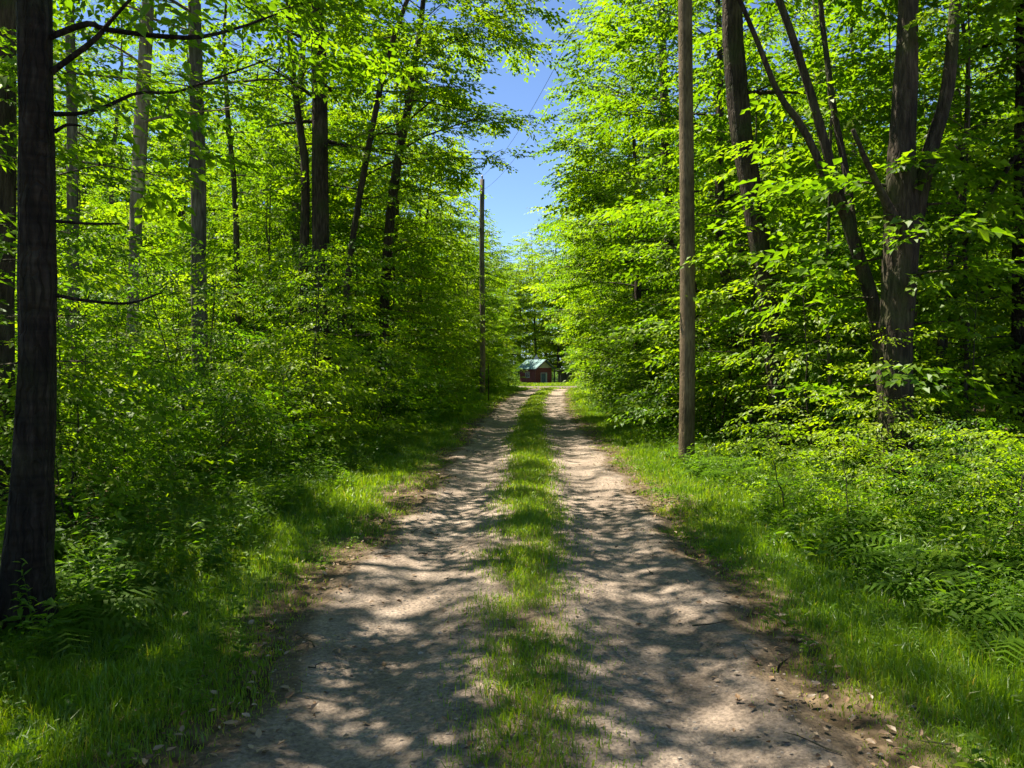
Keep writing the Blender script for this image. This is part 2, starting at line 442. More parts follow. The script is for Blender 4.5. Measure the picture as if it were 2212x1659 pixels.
r0 = np.random.default_rng(11)
SPR = [make_spray(r0, 22, .66, .128, .66) for _ in range(7)]            # crown
SPR_N = [make_spray(r0, 16, .50, .086, .58, True) for _ in range(6)]  # near saplings
SPR_F = [make_spray(r0, 18, .85, .19, .7) for _ in range(6)]        # far trees, coarser
SPR_A = [make_spray(r0, 24, .56, .10, .42) for _ in range(5)]     # ash-like

def assemble(name, sp, templates, mats, rng):
    sp = np.asarray(sp, float)          # x y z yaw pitch roll scale
    idx = rng.integers(0, len(templates), len(sp))
    V = []; T = []; A = []; off = 0
    sv = rng.random(len(sp))
    for k, (tv, tt, tf) in enumerate(templates):
        s = sp[idx == k]
        if not len(s): continue
        R = rot(s[:, 3], s[:, 4], s[:, 5])
        v = s[:, None, :3] + s[:, None, 6:7] * np.einsum('nij,vj->nvi', R, tv)
        n = len(tv)
        t = tt[None] + (np.arange(len(s)) * n)[:, None, None]
        V.append(v.reshape(-1, 3)); T.append(t.reshape(-1, 3) + off); off += len(s) * n
        A.append((.55 * tf[None, :] + .45 * sv[idx == k][:, None]).ravel())
    return make_mesh(name, np.vstack(V), [np.vstack(T)], mats, attr=np.concatenate(A))

def along(pts, s):
    pts = np.asarray(pts); f = s * (len(pts) - 1); i = min(int(f), len(pts) - 2); u = f - i
    return pts[i] * (1 - u) + pts[i + 1] * u

def grow(rng, tp, tr, z0, R, n_limbs, bias=0.0, bias_az=0.0, sub_step=.5, spr_step=.36, low_el=6, high_el=50, droop=.5, top=None, lr=.30):
    """limbs (paths, radii) and sprays on a trunk path tp (z rising) with radii tr"""
    tp = np.asarray(tp, float); tr = np.asarray(tr, float)
    zt = tp[-1, 2] if top is None else top
    limbs = []; sp = []
    for i in range(n_limbs):
        t = (i + rng.random()) / n_limbs
        z = z0 + (zt - z0) * t
        st = np.array([np.interp(z, tp[:, 2], tp[:, 0]), np.interp(z, tp[:, 2], tp[:, 1]), z])
        r = np.interp(z, tp[:, 2], tr)
        az = i * 2.399 + rng.normal(0, .45)
        prof = math.sin(math.pi * (.22 + .72 * t)) ** .75
        ell = R * prof * rng.uniform(.65, 1.15) * (1 + bias * math.cos(az - bias_az))
        if ell < .25: ell = .25
        el = math.radians(low_el + (high_el - low_el) * t + rng.normal(0, 8))
        n = 7; p = st.copy(); pts = [p.copy()]; a = az
        for k in range(n - 1):
            s = (k + 1) / (n - 1)
            e = el * (1 - droop * s) - .12 * s
            a += rng.normal(0, .09)
            p = p + ell / (n - 1) * np.array([math.cos(a) * math.cos(e), math.sin(a) * math.cos(e), math.sin(e)])
            pts.append(p.copy())
        rr = np.clip(r * lr, .006, .07) * np.linspace(1, .18, n)
        limbs.append((np.array(pts), rr))
        ns = max(2, int(ell / sub_step)); side = 1
        for j in range(ns + 1):
            f = .22 + .78 * (j + rng.uniform(-.2, .2)) / ns
            f = min(max(f, .1), 1.0)
            q = along(pts, f); side = -side
            if j == ns: ba = a; bl = .35
            else:
                ba = a + side * rng.uniform(.5, 1.0); bl = (ell * .40 * (1.15 - .75 * f) + .18) * rng.uniform(.7, 1.2)
            be = rng.normal(.05, .14)
            k = max(2, int(bl / spr_step + .6))
            for u in range(k):
                g = (u + rng.uniform(.3, 1)) / k * bl
                dz = math.sin(be) * g - .10 * g * g
                sp.append((q[0] + math.cos(ba) * g, q[1] + math.sin(ba) * g, q[2] + dz + rng.normal(0, .05),
                           ba + rng.normal(0, .55), rng.normal(-.08, .18), rng.normal(0, .24), rng.uniform(.65, 1.35)))
            if bl > .55:
                e = q + np.array([math.cos(ba), math.sin(ba), math.sin(be)]) * bl * .85
                limbs.append((np.array([q, (q + e) / 2 + np.array([0, 0, .02]), e]), np.array([.35, .22, .08]) * rr[0] + .002))
    return limbs, sp

def wobble(rng, H, lean=(0, 0), amp=.12, n=9):
    z = np.linspace(0, H, n); t = z / H
    x = lean[0] * t ** 1.3 + np.cumsum(rng.normal(0, amp / n ** .5, n)) * (t > 0); y = lean[1] * t ** 1.3 + np.cumsum(rng.normal(0, amp / n ** .5, n)) * (t > 0)
    return np.stack([x, y, z], -1)

# ---- clear air over the lane: branches do not reach into it
def keep(p):
    x, Y, z = p[:, 0], p[:, 1], p[:, 2]
    c = lane_c(Y)
    lo = 1 - sstep(2.0, 5.5, z)
    Lm = np.where(Y < 26, -1.6, -2.6 - .06 * (Y - 26))
    Rm = np.interp(Y, [0, 14, 20, 26, 45, 60, 80], [1.7, 1.6, 1.35, .55, .45, .75, 1.2])
    Lm = np.where((Y > 29) & (Y < 43) & (z < 5), np.minimum(Lm, -3.4), Lm)
    Rm = Rm + .25 * np.clip(z - 10, 0, 5)
    Lm = np.minimum(Lm, (-2.45) * lo + Lm * (1 - lo))
    Rm = np.maximum(Rm, (c + 2.0) * lo + Rm * (1 - lo))
    j = .35 * (vnoise(Y, z, 1.1, 77) - .5)
    near_pole = (Y > 3) & (Y < 14) & (np.abs(x - 2.2) < 1.1) & (z > 2.2)
    return ~near_pole & ((x < Lm + j) | (x > Rm + j) | (Y > 66))

def spans_ok(sp, base, fn):
    a = np.asarray(sp, float)
    return a[fn(a[:, :3] + np.asarray(base))]

def add_tree(name, label, cat, base, tp, tr, bark, sp, limbs, templates, leafm, group=None, extra=(), segs=10, rng=None, cull=keep, trunk_bump=.045, branch_parts=()):
    """tp etc. are local to base"""
    o = thing(name, label, cat, base, group)
    mb = MB(); mb.tube(tp, tr, segs, trunk_bump, rng)
    for p, r in extra: mb.tube(p, r, 8, trunk_bump, rng)
    for p, r in limbs:
        if cull is not None and not cull(p[-1:] + np.asarray(base))[0]: continue
        mb.tube(p, r, 4 if r[0] < .03 else 6)
    link('trunk', mb.mesh('trunk', [M[bark]], True), o)
    for p, r in branch_parts:
        b = MB(); b.tube(p, r, 7, .03, rng); link('branch', b.mesh('branch', [M[bark]], True), o)
    if len(sp):
        sp = np.asarray(sp, float)
        if cull is not None: sp = spans_ok(sp, base, cull)
        if len(sp): link('crown', assemble('crown', sp, templates, [M[leafm]], rng), o)
    return o

def copy_tree(src, loc, rz, sc, label, group):
    o = src.copy(); COL.objects.link(o)
    o.location = [float(c) for c in loc]; o.rotation_euler = (0, 0, rz); o.scale = (sc, sc, sc)
    o['label'] = label; o['group'] = group
    for ch in src.children:
        c = ch.copy(); COL.objects.link(c); c.parent = o
    return o

def smooth_path(P, n=14):
    """Catmull-Rom through the control points; last column(s) interpolate too"""
    P = np.asarray(P, float); k = len(P)
    Q = np.vstack([2 * P[0] - P[1], P, 2 * P[-1] - P[-2]])
    out = []
    for t in np.linspace(0, k - 1, n):
        i = min(int(t), k - 2); u = t - i
        a, b, c, d = Q[i], Q[i + 1], Q[i + 2], Q[i + 3]
        out.append(.5 * ((2 * b) + (-a + c) * u + (2 * a - 5 * b + 4 * c - d) * u * u + (-a + 3 * b - 3 * c + d) * u ** 3))
    return np.array(out)

def px_path(pts, Y, base, n=14):
    """control points (px, py, width_px[, dY]) at depth Y -> local path and radii"""
    C = []
    for p in pts:
        yy = Y + (p[3] if len(p) > 3 else 0)
        w = W(p[0], p[1], yy); C.append([*(w - base), p[2] / FPX * yy / 2])
    S = smooth_path(C, n)
    return S[:, :3], S[:, 3]

def extend(tp, tr, H, rng, r_end=.02, n=7, lean=.0):
    d = tp[-1] - tp[-3]; d /= np.linalg.norm(d)
    z0 = tp[-1, 2]; add = []; p = tp[-1].copy()
    st = (H - z0) / n
    for i in range(n):
        d = d + np.array([rng.normal(0, .06), rng.normal(0, .06), .12]); d /= np.linalg.norm(d)
        p = p + d * st / max(d[2], .4); add.append(p.copy())
    return np.vstack([tp, add]), np.concatenate([tr, np.linspace(tr[-1], r_end, n + 1)[1:]])

# ---------------------------------------------------------------- trees one can pick out along the lane
def G(Y): return 790 + (EYE - .08) * FPX / Y

def hero(name, label, Y, pts, H, bark, leafm, z0, R, nl, seed, stems=(), branches=(), templates=None, bias=.35, group=None, flare=1.25, sub=.48, spr=.34, low=None):
    rng = np.random.default_rng(seed)
    x = (pts[0][0] - 1147) / FPX * Y
    base = np.array([x, Y, float(terrain(x, Y)) - .03])
    tp, tr = px_path(pts, Y, base, 14)
    tp[0, 2] = 0
    tr = tr * (1 + (flare - 1) * np.exp(-np.clip(tp[:, 2], 0, None) / .35))
    tp, tr = extend(tp, tr, H, rng)
    az = math.pi if x > 0 else 0.0
    limbs, sp = grow(rng, tp, tr, z0, R, nl, bias, az, sub, spr)
    extra = []
    for s in stems:
        p, r = px_path(s['pts'], Y, base, 12)
        if s.get('H'): p, r = extend(p, r, s['H'], rng)
        extra.append((p, r))
        if s.get('nl'):
            l2, s2 = grow(rng, p, r, s.get('z0', z0), s.get('R', R * .8), s['nl'], bias, az, sub, spr)
            limbs += l2; sp += s2
    bp = []
    for b in branches:
        p, r = px_path(b['pts'], Y, base, 16)
        bp.append((p, r))
        for k in range(b.get('n', 0)):
            f = rng.uniform(b.get('f0', .25), 1.0); q = along(p, f)
            d = along(p, min(1, f + .02)) - along(p, max(0, f - .02)); a = math.atan2(d[1], d[0]) + rng.choice([-1, 1]) * rng.uniform(.2, 1.2)
            g = rng.uniform(0, .35)
            sp.append((q[0] + math.cos(a) * g, q[1] + math.sin(a) * g, q[2] + rng.normal(0, .05), a, rng.normal(-.1, .2), rng.normal(0, .35), rng.uniform(.75, 1.1)))
    if low:                                   # leafy low shoots on the trunk
        l3, s3 = grow(rng, tp, tr * .5, low[0], low[2], low[3], .2, az, .35, .30, 0, 25, .6, top=low[1])
        limbs += l3; sp += s3
    return add_tree(name, label, 'tree', base, tp, tr, bark, sp, limbs, templates or SPR, leafm, group, extra, 12, rng, branch_parts=bp)

hero('tree', 'thick dark-barked tree standing nearest the camera at the grassy verge with thin bare branches', 4.6,
     [(58, 790 + 1.6 * FPX / 4.9, 86), (70, 1100, 79), (84, 760, 72), (82, 420, 70), (76, 0, 66)], 13.5, 'bark_dark', 'leaf_deep', 5.0, 3.2, 17, 101,
     templates=SPR_N, flare=1.55, bias=.35, sub=.42, spr=.30, branches=[
         dict(pts=[(110, 80, 15), (190, 52, 13), (235, 65, 12, .1), (400, 82, 10, .3), (500, 65, 7, .5), (600, 30, 4, .6)], n=11, f0=.3),
         dict(pts=[(112, 155, 14), (200, 90, 12), (240, 45, 9), (290, -10, 6)], n=3, f0=.6),
         dict(pts=[(115, 246, 11), (175, 245, 9), (235, 228, 8, .2), (300, 200, 7, .3), (375, 200, 6, .4), (450, 175, 5, .5), (590, 125, 3, .6)], n=13, f0=.25),
         dict(pts=[(118, 285, 10), (145, 270, 7), (175, 272, 4)], n=2, f0=.5),
         dict(pts=[(122, 478, 8), (190, 483, 6), (258, 484, 4, .2)], n=0),
         dict(pts=[(122, 638, 9), (190, 650, 7, .1), (280, 655, 6, .2), (350, 632, 4, .3)], n=2, f0=.8)])
hero('tree', 'shaded brown trunk cut by the picture edge behind the thick dark front tree', 8.0,
     [(4, G(8), 46), (9, 700, 40), (14, 300, 38), (15, 0, 34)], 14, 'bark_brown', 'leaf', 5.6, 3.8, 30, 102, bias=.5, low=(1.2, 5, 1.2, 7))
hero('tree', 'slim grey trunk just beyond the thick dark front tree', 14,
     [(162, G(14), 25), (158, 500, 22), (156, 250, 20), (150, 0, 17)], 15, 'bark_grey', 'leaf', 5, 2.6, 18, 103, low=(1.5, 5, 1.3, 8))
hero('tree', 'slightly leaning tree with a pale sunlit lower trunk', 15,
     [(282, G(15), 26), (288, 640, 21), (297, 400, 24), (310, 180, 25), (320, 0, 22)], 15, 'bark_pale', 'leaf', 6, 2.6, 17, 104)
hero('tree', 'straight tall grey-brown trunk standing against the small blue sky holes', 16,
     [(436, G(16), 36), (430, 620, 33), (427, 300, 31), (420, 0, 27)], 16.5, 'bark_grey', 'leaf', 7, 2.7, 16, 105)
hero('tree', 'thin dark stem between the straight grey-brown trunk and the stem clump', 20,
     [(520, G(20), 14), (512, 560, 13), (506, 400, 11), (492, 250, 10), (484, 100, 8)], 11, 'bark_thin', 'leaf', 5.5, 1.7, 11, 106)
hero('tree', 'clump of three upright stems, one leaning towards the lane, behind sunny bushes', 19,
     [(696, G(19), 42), (694, 700, 37), (692, 400, 35), (690, 150, 31), (684, 0, 27)], 16, 'bark_brown', 'leaf', 6.5, 2.9, 17, 107,
     stems=[dict(pts=[(648, G(19), 26), (655, 650, 22), (661, 380, 19), (648, 270, 16), (632, 150, 14), (622, 0, 11)], H=13.5, nl=11, z0=6.5, R=2.3),
            dict(pts=[(718, G(19), 22), (745, 660, 16), (768, 480, 14), (800, 300, 13), (835, 130, 12), (880, 0, 10)], H=13.5, nl=12, z0=5, R=2.2)])
hero('tree', 'slim trunk rising out of sunlit leaves just before the tall brown utility pole', 25,
     [(1452, G(25), 24), (1444, 500, 19), (1436, 250, 17), (1428, 0, 13)], 16, 'bark_brown', 'leaf', 4.5, 2.9, 20, 108, low=(1, 4.5, 1.5, 8))
hero('tree', 'curving tree that bows towards the lane next to the tall brown utility pole', 12.5,
     [(1696, G(12.5), 44), (1674, 800, 40), (1654, 620, 40), (1622, 420, 43), (1598, 260, 46), (1584, 100, 44), (1580, 0, 40)], 14.5, 'bark_brown', 'leaf', 5.2, 2.8, 17, 109, low=(1.0, 4.4, 1.0, 10))
hero('tree', 'leaning forked tree with slim limbs spreading towards the lane beside the largest trunk', 9.9,
     [(1914, G(9.9), 40), (1902, 760, 33), (1880, 640, 31), (1850, 540, 30), (1818, 440, 24), (1770, 270, 20), (1722, 110, 18), (1682, 0, 16)], 11.5, 'bark_brown', 'leaf', 6.2, 2.4, 12, 110,
     stems=[dict(pts=[(1832, 480, 22), (1782, 380, 18, -.2), (1736, 280, 16, -.3), (1680, 200, 13, -.4), (1640, 100, 11, -.5), (1598, 0, 9, -.6)], H=8.5, nl=6, z0=6, R=1.4),
            dict(pts=[(1846, 520, 20), (1828, 380, 16, .2), (1800, 230, 14, .3), (1778, 60, 12, .4), (1772, 0, 11, .4)], H=10, nl=7, z0=6, R=1.6)])
hero('tree', 'largest trunk at the lane side, forking into two heavy upright stems', 9.3,
     [(1936, G(9.3), 80), (1934, 800, 70), (1944, 600, 70), (1950, 480, 74), (1947, 350, 57), (1956, 200, 49), (1963, 0, 40)], 15.5, 'bark_brown', 'leaf', 6.2, 3.2, 19, 111, low=(.9, 4.0, 1.0, 11),
     stems=[dict(pts=[(1964, 510, 50), (1986, 420, 38), (2012, 320, 32), (2044, 210, 28), (2058, 90, 25), (2064, 0, 22)], H=13.5, nl=12, z0=6.4, R=2.4),
            dict(pts=[(1932, 480, 30, -.1), (1905, 420, 17, -.25), (1872, 350, 13, -.4), (1842, 280, 9, -.5)], nl=0)])
hero('tree', 'pair of thin dark stems forming a narrow V beside the largest trunk', 11.6,
     [(2016, G(11.6), 20), (2024, 900, 17), (2030, 760, 15), (2048, 620, 13), (2060, 450, 11), (2085, 300, 9)], 8.5, 'bark_thin', 'leaf_deep', 3.2, 1.6, 13, 112,
     stems=[dict(pts=[(2010, G(11.6) - 12, 15), (1996, 930, 12), (1984, 840, 10), (1976, 700, 8), (1990, 560, 6)], H=5.6, nl=6, z0=2.4, R=1.0)])
hero('tree', 'slender brown trunk between the largest trunk and the picture edge', 14.5,
     [(2088, G(14.5), 24), (2082, 600, 20), (2076, 400, 18), (2066, 200, 16), (2060, 0, 14)], 14, 'bark_brown', 'leaf', 4.5, 2.5, 17, 113, low=(1, 4.5, 1.3, 7))
hero('tree', 'dark trunk at the picture edge with curving branches reaching over the leafy bank', 11,
     [(2204, G(11), 40), (2206, 600, 33), (2208, 300, 31), (2212, 0, 28)], 13.5, 'bark_dark', 'leaf_deep', 5.0, 2.7, 16, 114, low=(.9, 3.5, 1.2, 7), bias=.1, branches=[
         dict(pts=[(2208, 300, 13), (2185, 350, 11, -.2), (2145, 410, 9, -.5), (2105, 470, 8, -.8), (2085, 530, 5, -1)], n=5, f0=.4),
         dict(pts=[(2206, 442, 12), (2150, 447, 10, -.3), (2090, 462, 8, -.6), (2030, 474, 4, -.8)], n=6, f0=.3),
         dict(pts=[(2206, 590, 9), (2160, 605, 7, -.3), (2110, 640, 5, -.6)], n=6, f0=.2)])
hero('tree', 'very thin dark sapling stem between the curving tree and the largest trunk', 11.0,
     [(1802, G(11), 11), (1797, 900, 10), (1790, 760, 8), (1786, 560, 6)], 5.2, 'bark_thin', 'leaf', 2.3, 1.1, 9, 115, flare=1.0)

# left tree whose crown hangs over the lane (its own clear-air limit)
def overhang():
    rng = np.random.default_rng(140)
    base = np.array([-4.3, 23.0, float(terrain(-4.3, 23)) - .03])
    tp = smooth_path([(0, 0, 0), (.05, 0, 3), (.3, 0, 6.5), (.9, .1, 10), (1.3, .2, 13.5), (1.5, .2, 16.5)], 14)
    tr = np.interp(tp[:, 2], [0, 8, 16.5], [.17, .12, .025])
    limbs, sp = grow(rng, tp, tr, 7.2, 4.0, 40, .30, .1, .36, .27, 0, 48, .55)
    l2, s2 = grow(rng, tp, tr * .5, 1.5, 1.7, 18, .1, 0, .45, .32, 0, 20, .6, top=7)
    limbs += l2; sp += s2
    cull = lambda p: (p[:, 0] < np.where(p[:, 2] > 7.9, .85 - .34 * np.abs(p[:, 2] - 10.0) + .5 * (vnoise(p[:, 1], p[:, 2], 1.3, 5) - .5), -2.1))
    add_tree('tree', 'leaning tree whose leafy crown reaches out across the blue sky gap', 'tree', base, tp, tr, 'bark_brown', sp, limbs, SPR, 'leaf', None, (), 10, rng, cull=cull)
overhang()

# ---------------------------------------------------------------- the leafy walls along both sides of the lane
EDGE_L = [(-4.9, 27.5, 13, 2.9), (-5.6, 31.5, 14, 3.1), (-5.0, 35.5, 12, 2.6), (-6.2, 40.5, 14, 3.2), (-7.2, 46, 14, 3.2), (-8.2, 52, 13, 3.2), (-7.6, 58.5, 12.5, 3.0)]
EDGE_R = [(4.6, 17.5, 13, 2.7), (4.3, 21.3, 14, 3.1), (3.9, 28.5, 14.5, 3.3), (4.2, 33, 13.5, 3.2), (4.4, 38, 12.5, 3.2), (4.9, 44, 13, 3.2), (5.6, 51, 13.5, 3.3), (6.3, 58, 13, 3.2)]
lab_L = ['first bushy-crowned tree past the leaning overhanging tree', 'tree with full crown just before the grey far pole', 'low full tree directly beside the grey far pole', 'leafy tree just past the grey far pole', 'second leafy tree past the grey far pole', 'third leafy tree past the grey far pole', 'last leafy tree before the crossing road, on the far pole side']
lab_R = ['leafy tree rising just behind the tall brown utility pole', 'tree with sunlit low boughs second behind the tall brown utility pole', 'tall full-crowned tree whose boughs edge the blue sky gap', 'full-crowned tree behind the one edging the sky gap', 'spreading low-boughed tree leaning over the far wheel track', 'leafy tree third from the crossing road, opposite the far pole side', 'leafy tree second from the crossing road, opposite the far pole side', 'last leafy tree before the crossing road, beside the cabin view']
for side, E, LB in ((0, EDGE_L, lab_L), (1, EDGE_R, lab_R)):
    for i, (x, Y, H, R) in enumerate(E):
        rng = np.random.default_rng(200 + side * 50 + i)
        base = np.array([x, Y, float(terrain(x, Y)) - .03])
        tp = wobble(rng, H, (-.5 if x > 0 else .5, 0), .25, 10); tr = np.interp(tp[:, 2], [0, H], [.15, .02])
        far = Y > 34
        limbs, sp = grow(rng, tp, tr, .8, R, (54 if not far else 46) - (18 if x < 0 else 0), .15, math.pi if x > 0 else 0, .40 if not far else .50, .30 if not far else .40, -4, 48, .55)
        add_tree('tree', LB[i], 'tree', base, tp, tr, 'bark_brown', sp, limbs, SPR if not far else SPR_F, ['leaf', 'leaf_bright', 'leaf'][i % 3] if x > 0 else ['leaf_bright', 'leaf'][i % 2], 'trees lining the lane', (), 8, rng)  # left crowns: brighter leaf colour put in where little sun arrives

# ---------------------------------------------------------------- woods behind: copies of a few grown trees
def landmark(x, Y):
    p = PX(x, max(Y, 3))
    if x < 0:
        for lim, s in ((140, 'behind the thick dark front tree'), (360, 'around the pale leaning trunk'), (560, 'around the straight grey-brown trunk'),
                       (800, 'around the three-stemmed clump'), (1010, 'behind the overhanging tree'), (1150, 'beyond the grey far pole')):
            if p < lim: return s
        return 'beyond the grey far pole'
    for lim, s in ((1300, 'beside the cabin view'), (1520, 'behind the tall brown utility pole'), (1740, 'around the bowed tree'), (2010, 'behind the largest trunk')):
        if p < lim: return s
    return 'past the dark trunk with curving branches'
def band(Y): return 'near' if Y < 18 else ('midway' if Y < 36 else 'deep')
ORD = 'first second third fourth fifth sixth seventh eighth ninth tenth eleventh twelfth thirteenth fourteenth fifteenth sixteenth seventeenth eighteenth nineteenth twentieth'.split()
WAIT = {}; FARTHEST = []
def later(o, text, x, Y): WAIT.setdefault(text, []).append((abs(x - float(lane_c(min(Y, 60)))), o))
def number_labels():
    for text, L in WAIT.items():
        L.sort(key=lambda a: a[0])
        for i, (_, o) in enumerate(L):
            o['label'] = text if len(L) == 1 else '%s, %s from the lane' % (text, ORD[min(i, 19)])

def filler_src(seed, H, z0, R, nl, bark, leafm, templates, sub, spr, low=None, name='tree'):
    rng = np.random.default_rng(seed)
    tp = wobble(rng, H, (rng.normal(0, .6), rng.normal(0, .6)), .3, 10); r = H * .0095
    tr = np.interp(tp[:, 2], [0, .3, H], [r * 1.2, r, .02])
    limbs, sp = grow(rng, tp, tr, z0, R, nl, 0, 0, sub, spr, 4, 52, .5)
    mb = MB(); mb.tube(tp, tr, 8, .03, rng)
    for p, rr in limbs: mb.tube(p, rr, 4)
    t = mb.mesh('trunk', [M[bark]], True)
    c = assemble('crown', sp, templates, [M[leafm]], rng)
    return t, c
def place(src, name, cat, loc, rz, sc, label, group):
    o = thing(name, label, cat, loc, group, rz); o.scale = (sc, sc, sc)
    link('trunk', src[0], o); link('crown', src[1], o)
    return o
FILL = [filler_src(301, 16, 6.0, 3.1, 26, 'bark_brown', 'leaf', SPR, .46, .34),
        filler_src(302, 18, 7.0, 3.3, 26, 'bark_grey', 'leaf', SPR_A, .42, .30),
        filler_src(303, 14, 2.5, 2.9, 36, 'bark_brown', 'leaf_bright', SPR, .46, .34),
        filler_src(304, 15, 2.0, 2.8, 38, 'bark_brown', 'leaf', SPR, .46, .34)]
FILLF = [filler_src(311, 16, 1.0, 3.6, 52, 'bark_brown', 'leaf', SPR_F, .50, .40),
         filler_src(312, 15, .8, 3.5, 52, 'bark_brown', 'leaf_bright', SPR_F, .50, .40),
         filler_src(313, 18, 1.2, 3.8, 56, 'bark_grey', 'leaf_deep', SPR_F, .50, .40)]
rng = np.random.default_rng(42)
taken = [(o.location.x, o.location.y) for o in bpy.data.objects if o.get('category') == 'tree']
def free(x, Y, d):
    return all((x - a) ** 2 + (Y - b) ** 2 > d * d for a, b in taken)
def corridor_clear(x, Y, R):
    if Y < 64: return abs(x - float(lane_c(Y))) > R
    px = PX(x, Y)
    return True
n_tree = 0
for side in (-1, 1):
    for gy in np.arange(-5, 66, 4.3):
        for gx in np.arange(7.0, 40, 4.4):
            x = side * (gx + rng.uniform(-1.6, 1.6)); Y = gy + rng.uniform(-1.8, 1.8)
            if abs(x) > .70 * max(Y, 0) + (12 if side < 0 else 4): continue
            if Y < 3 and (side > 0 or abs(x) > 13): continue
            if not free(x, Y, 2.4): continue
            if rng.random() < ((.66 if side < 0 else .55) if Y < 34 and 5 < Y and abs(x) < 18 else (.38 if side < 0 and abs(x) < 16 else .10)): continue
            if side < 0 and 5 < Y < 17 and 40 < PX(x, Y) < 820: continue
            taken.append((x, Y))
            far = Y > 34 or abs(x) > 20
            s = FILLF[rng.integers(3)] if far else FILL[rng.integers(2 if Y < 21 else 4)]
            lab = band(Y) + ' forest tree ' + landmark(x, Y) if Y > 5 else 'forest tree on the shady bank beside the camera'
            o = place(s, 'forest_tree', 'tree', (x, Y, float(terrain(x, Y)) - .05), rng.uniform(0, 6.28), rng.uniform(.85, 1.1), lab, 'trees of the woods')
            n_tree += 1; later(o, lab, x, Y)
for x, Y, k, sc in ((-4.9, -.6, 0, .9), (-4.4, -4.4, 1, .85), (-8.5, .5, 0, 1.0), (4.6, -2.5, 1, .85), (-2.8, -6.5, 0, .9)):
    o = place(FILL[k], 'forest_tree', 'tree', (x, Y, float(terrain(x, Y)) - .05), rng.uniform(0, 6.28), sc, 'forest tree on the shady bank beside the camera', 'trees of the woods'); later(o, o['label'], x, Y)
# far trees round the cabin
far_spots = [(-14, 70), (-19, 66), (-9.5, 84), (-15, 82), (-22, 78), (-8.2, 97), (-13, 100), (-19, 94), (-7.5, 112), (-13, 116), (-20, 112), (-8, 130), (-14, 135),
             (12, 70), (17, 66), (9.5, 82), (15, 80), (22, 76), (8.5, 95), (14, 97), (20, 92), (9.5, 112), (15, 114), (22, 110), (11, 130), (17, 134),
             (-5, 152), (0.5, 158), (5.5, 152), (10, 156), (-10, 154), (15, 150), (-2, 168), (3, 172), (8, 170), (-8, 172), (-16, 156), (22, 156), (13, 172), (-14, 176)] + [(a * 5.2 - 34 + (a % 3), 190 + (a * 7) % 12) for a in range(15)] + [(a * 6.5 - 40, 215 + (a * 5) % 14) for a in range(14)]
for i, (x, Y) in enumerate(far_spots):
    s = FILLF[i % 2]
    lab = 'far tree rising behind the red cabin' if Y > 145 else ('far tree across the crossing road, far pole side' if x < 0 else 'far tree across the crossing road, shed side')
    sc = (1.02 if Y < 120 else 1.2) * rng.uniform(.9, 1.1)
    if Y > 145: sc *= 1.5
    elif Y > 80: sc *= 1.2
    if Y > 185: lab = 'farthest tree showing above the crowns behind the red cabin'
    o = place(s, 'forest_tree', 'tree', (x, Y, float(terrain(x, Y)) - .05), rng.uniform(0, 6.28), sc, lab, 'far trees round the cabin')
    if Y < 185: later(o, lab, x, Y)
    else: FARTHEST.append((PX(x, Y), o))

# ---------------------------------------------------------------- saplings: tiers of leaves under the tall trees
def sap_src(seed, H, R, nl, leafm, templates, z0=.5, sub=.34, spr=.30):
    rng = np.random.default_rng(seed)
    tp = wobble(rng, H, (rng.normal(0, .25), rng.normal(0, .25)), .14, 8)
    tr = np.interp(tp[:, 2], [0, H], [.010 + H * .0035, .004])
    limbs, sp = grow(rng, tp, tr, z0, R, nl, 0, 0, sub, spr, 5, 38, .7, lr=.5)
    mb = MB(); mb.tube(tp, tr, 6)
    for p, rr in limbs: mb.tube(p, rr, 3)
    return mb.mesh('trunk', [M['bark_thin']], True), assemble('crown', sp, templates, [M[leafm]], rng)
SAP = [sap_src(401, 4.5, 1.35, 20, 'leaf', SPR_N), sap_src(402, 5.6, 1.5, 22, 'leaf', SPR_N), sap_src(403, 3.2, 1.15, 16, 'leaf_bright', SPR_N),
       sap_src(404, 7.5, 1.9, 32, 'leaf', SPR_A), sap_src(405, 3.8, 1.3, 18, 'leaf_deep', SPR_N), sap_src(406, 6.2, 1.7, 28, 'leaf_bright', SPR),
       sap_src(407, 8.5, 2.0, 36, 'leaf', SPR, 1.0)]
BUSH = [sap_src(421, 1.5, .85, 16, 'leaf', SPR_N, .1), sap_src(422, 1.9, .95, 18, 'leaf_bright', SPR_N, .12), sap_src(423, 1.2, .75, 16, 'leaf_deep', SPR_A, .08), sap_src(424, 2.3, 1.05, 20, 'herb', SPR_N, .1)]
sap_taken = []
CLEAR = [(158, 14), (290, 15), (428, 16), (508, 20), (655, 19), (695, 19), (745, 19), (1440, 25), (1483, 13), (1600, 12.5), (1660, 12.5), (1800, 10), (1945, 10), (1850, 10)]
def hides(x, Y, r): return any(Y < b and abs(PX(x, Y) - a) < r / Y * FPX for a, b in CLEAR)
def free_s(x, Y, d): return all((x - a) ** 2 + (Y - b) ** 2 > d * d for a, b in sap_taken)
n_s = 0
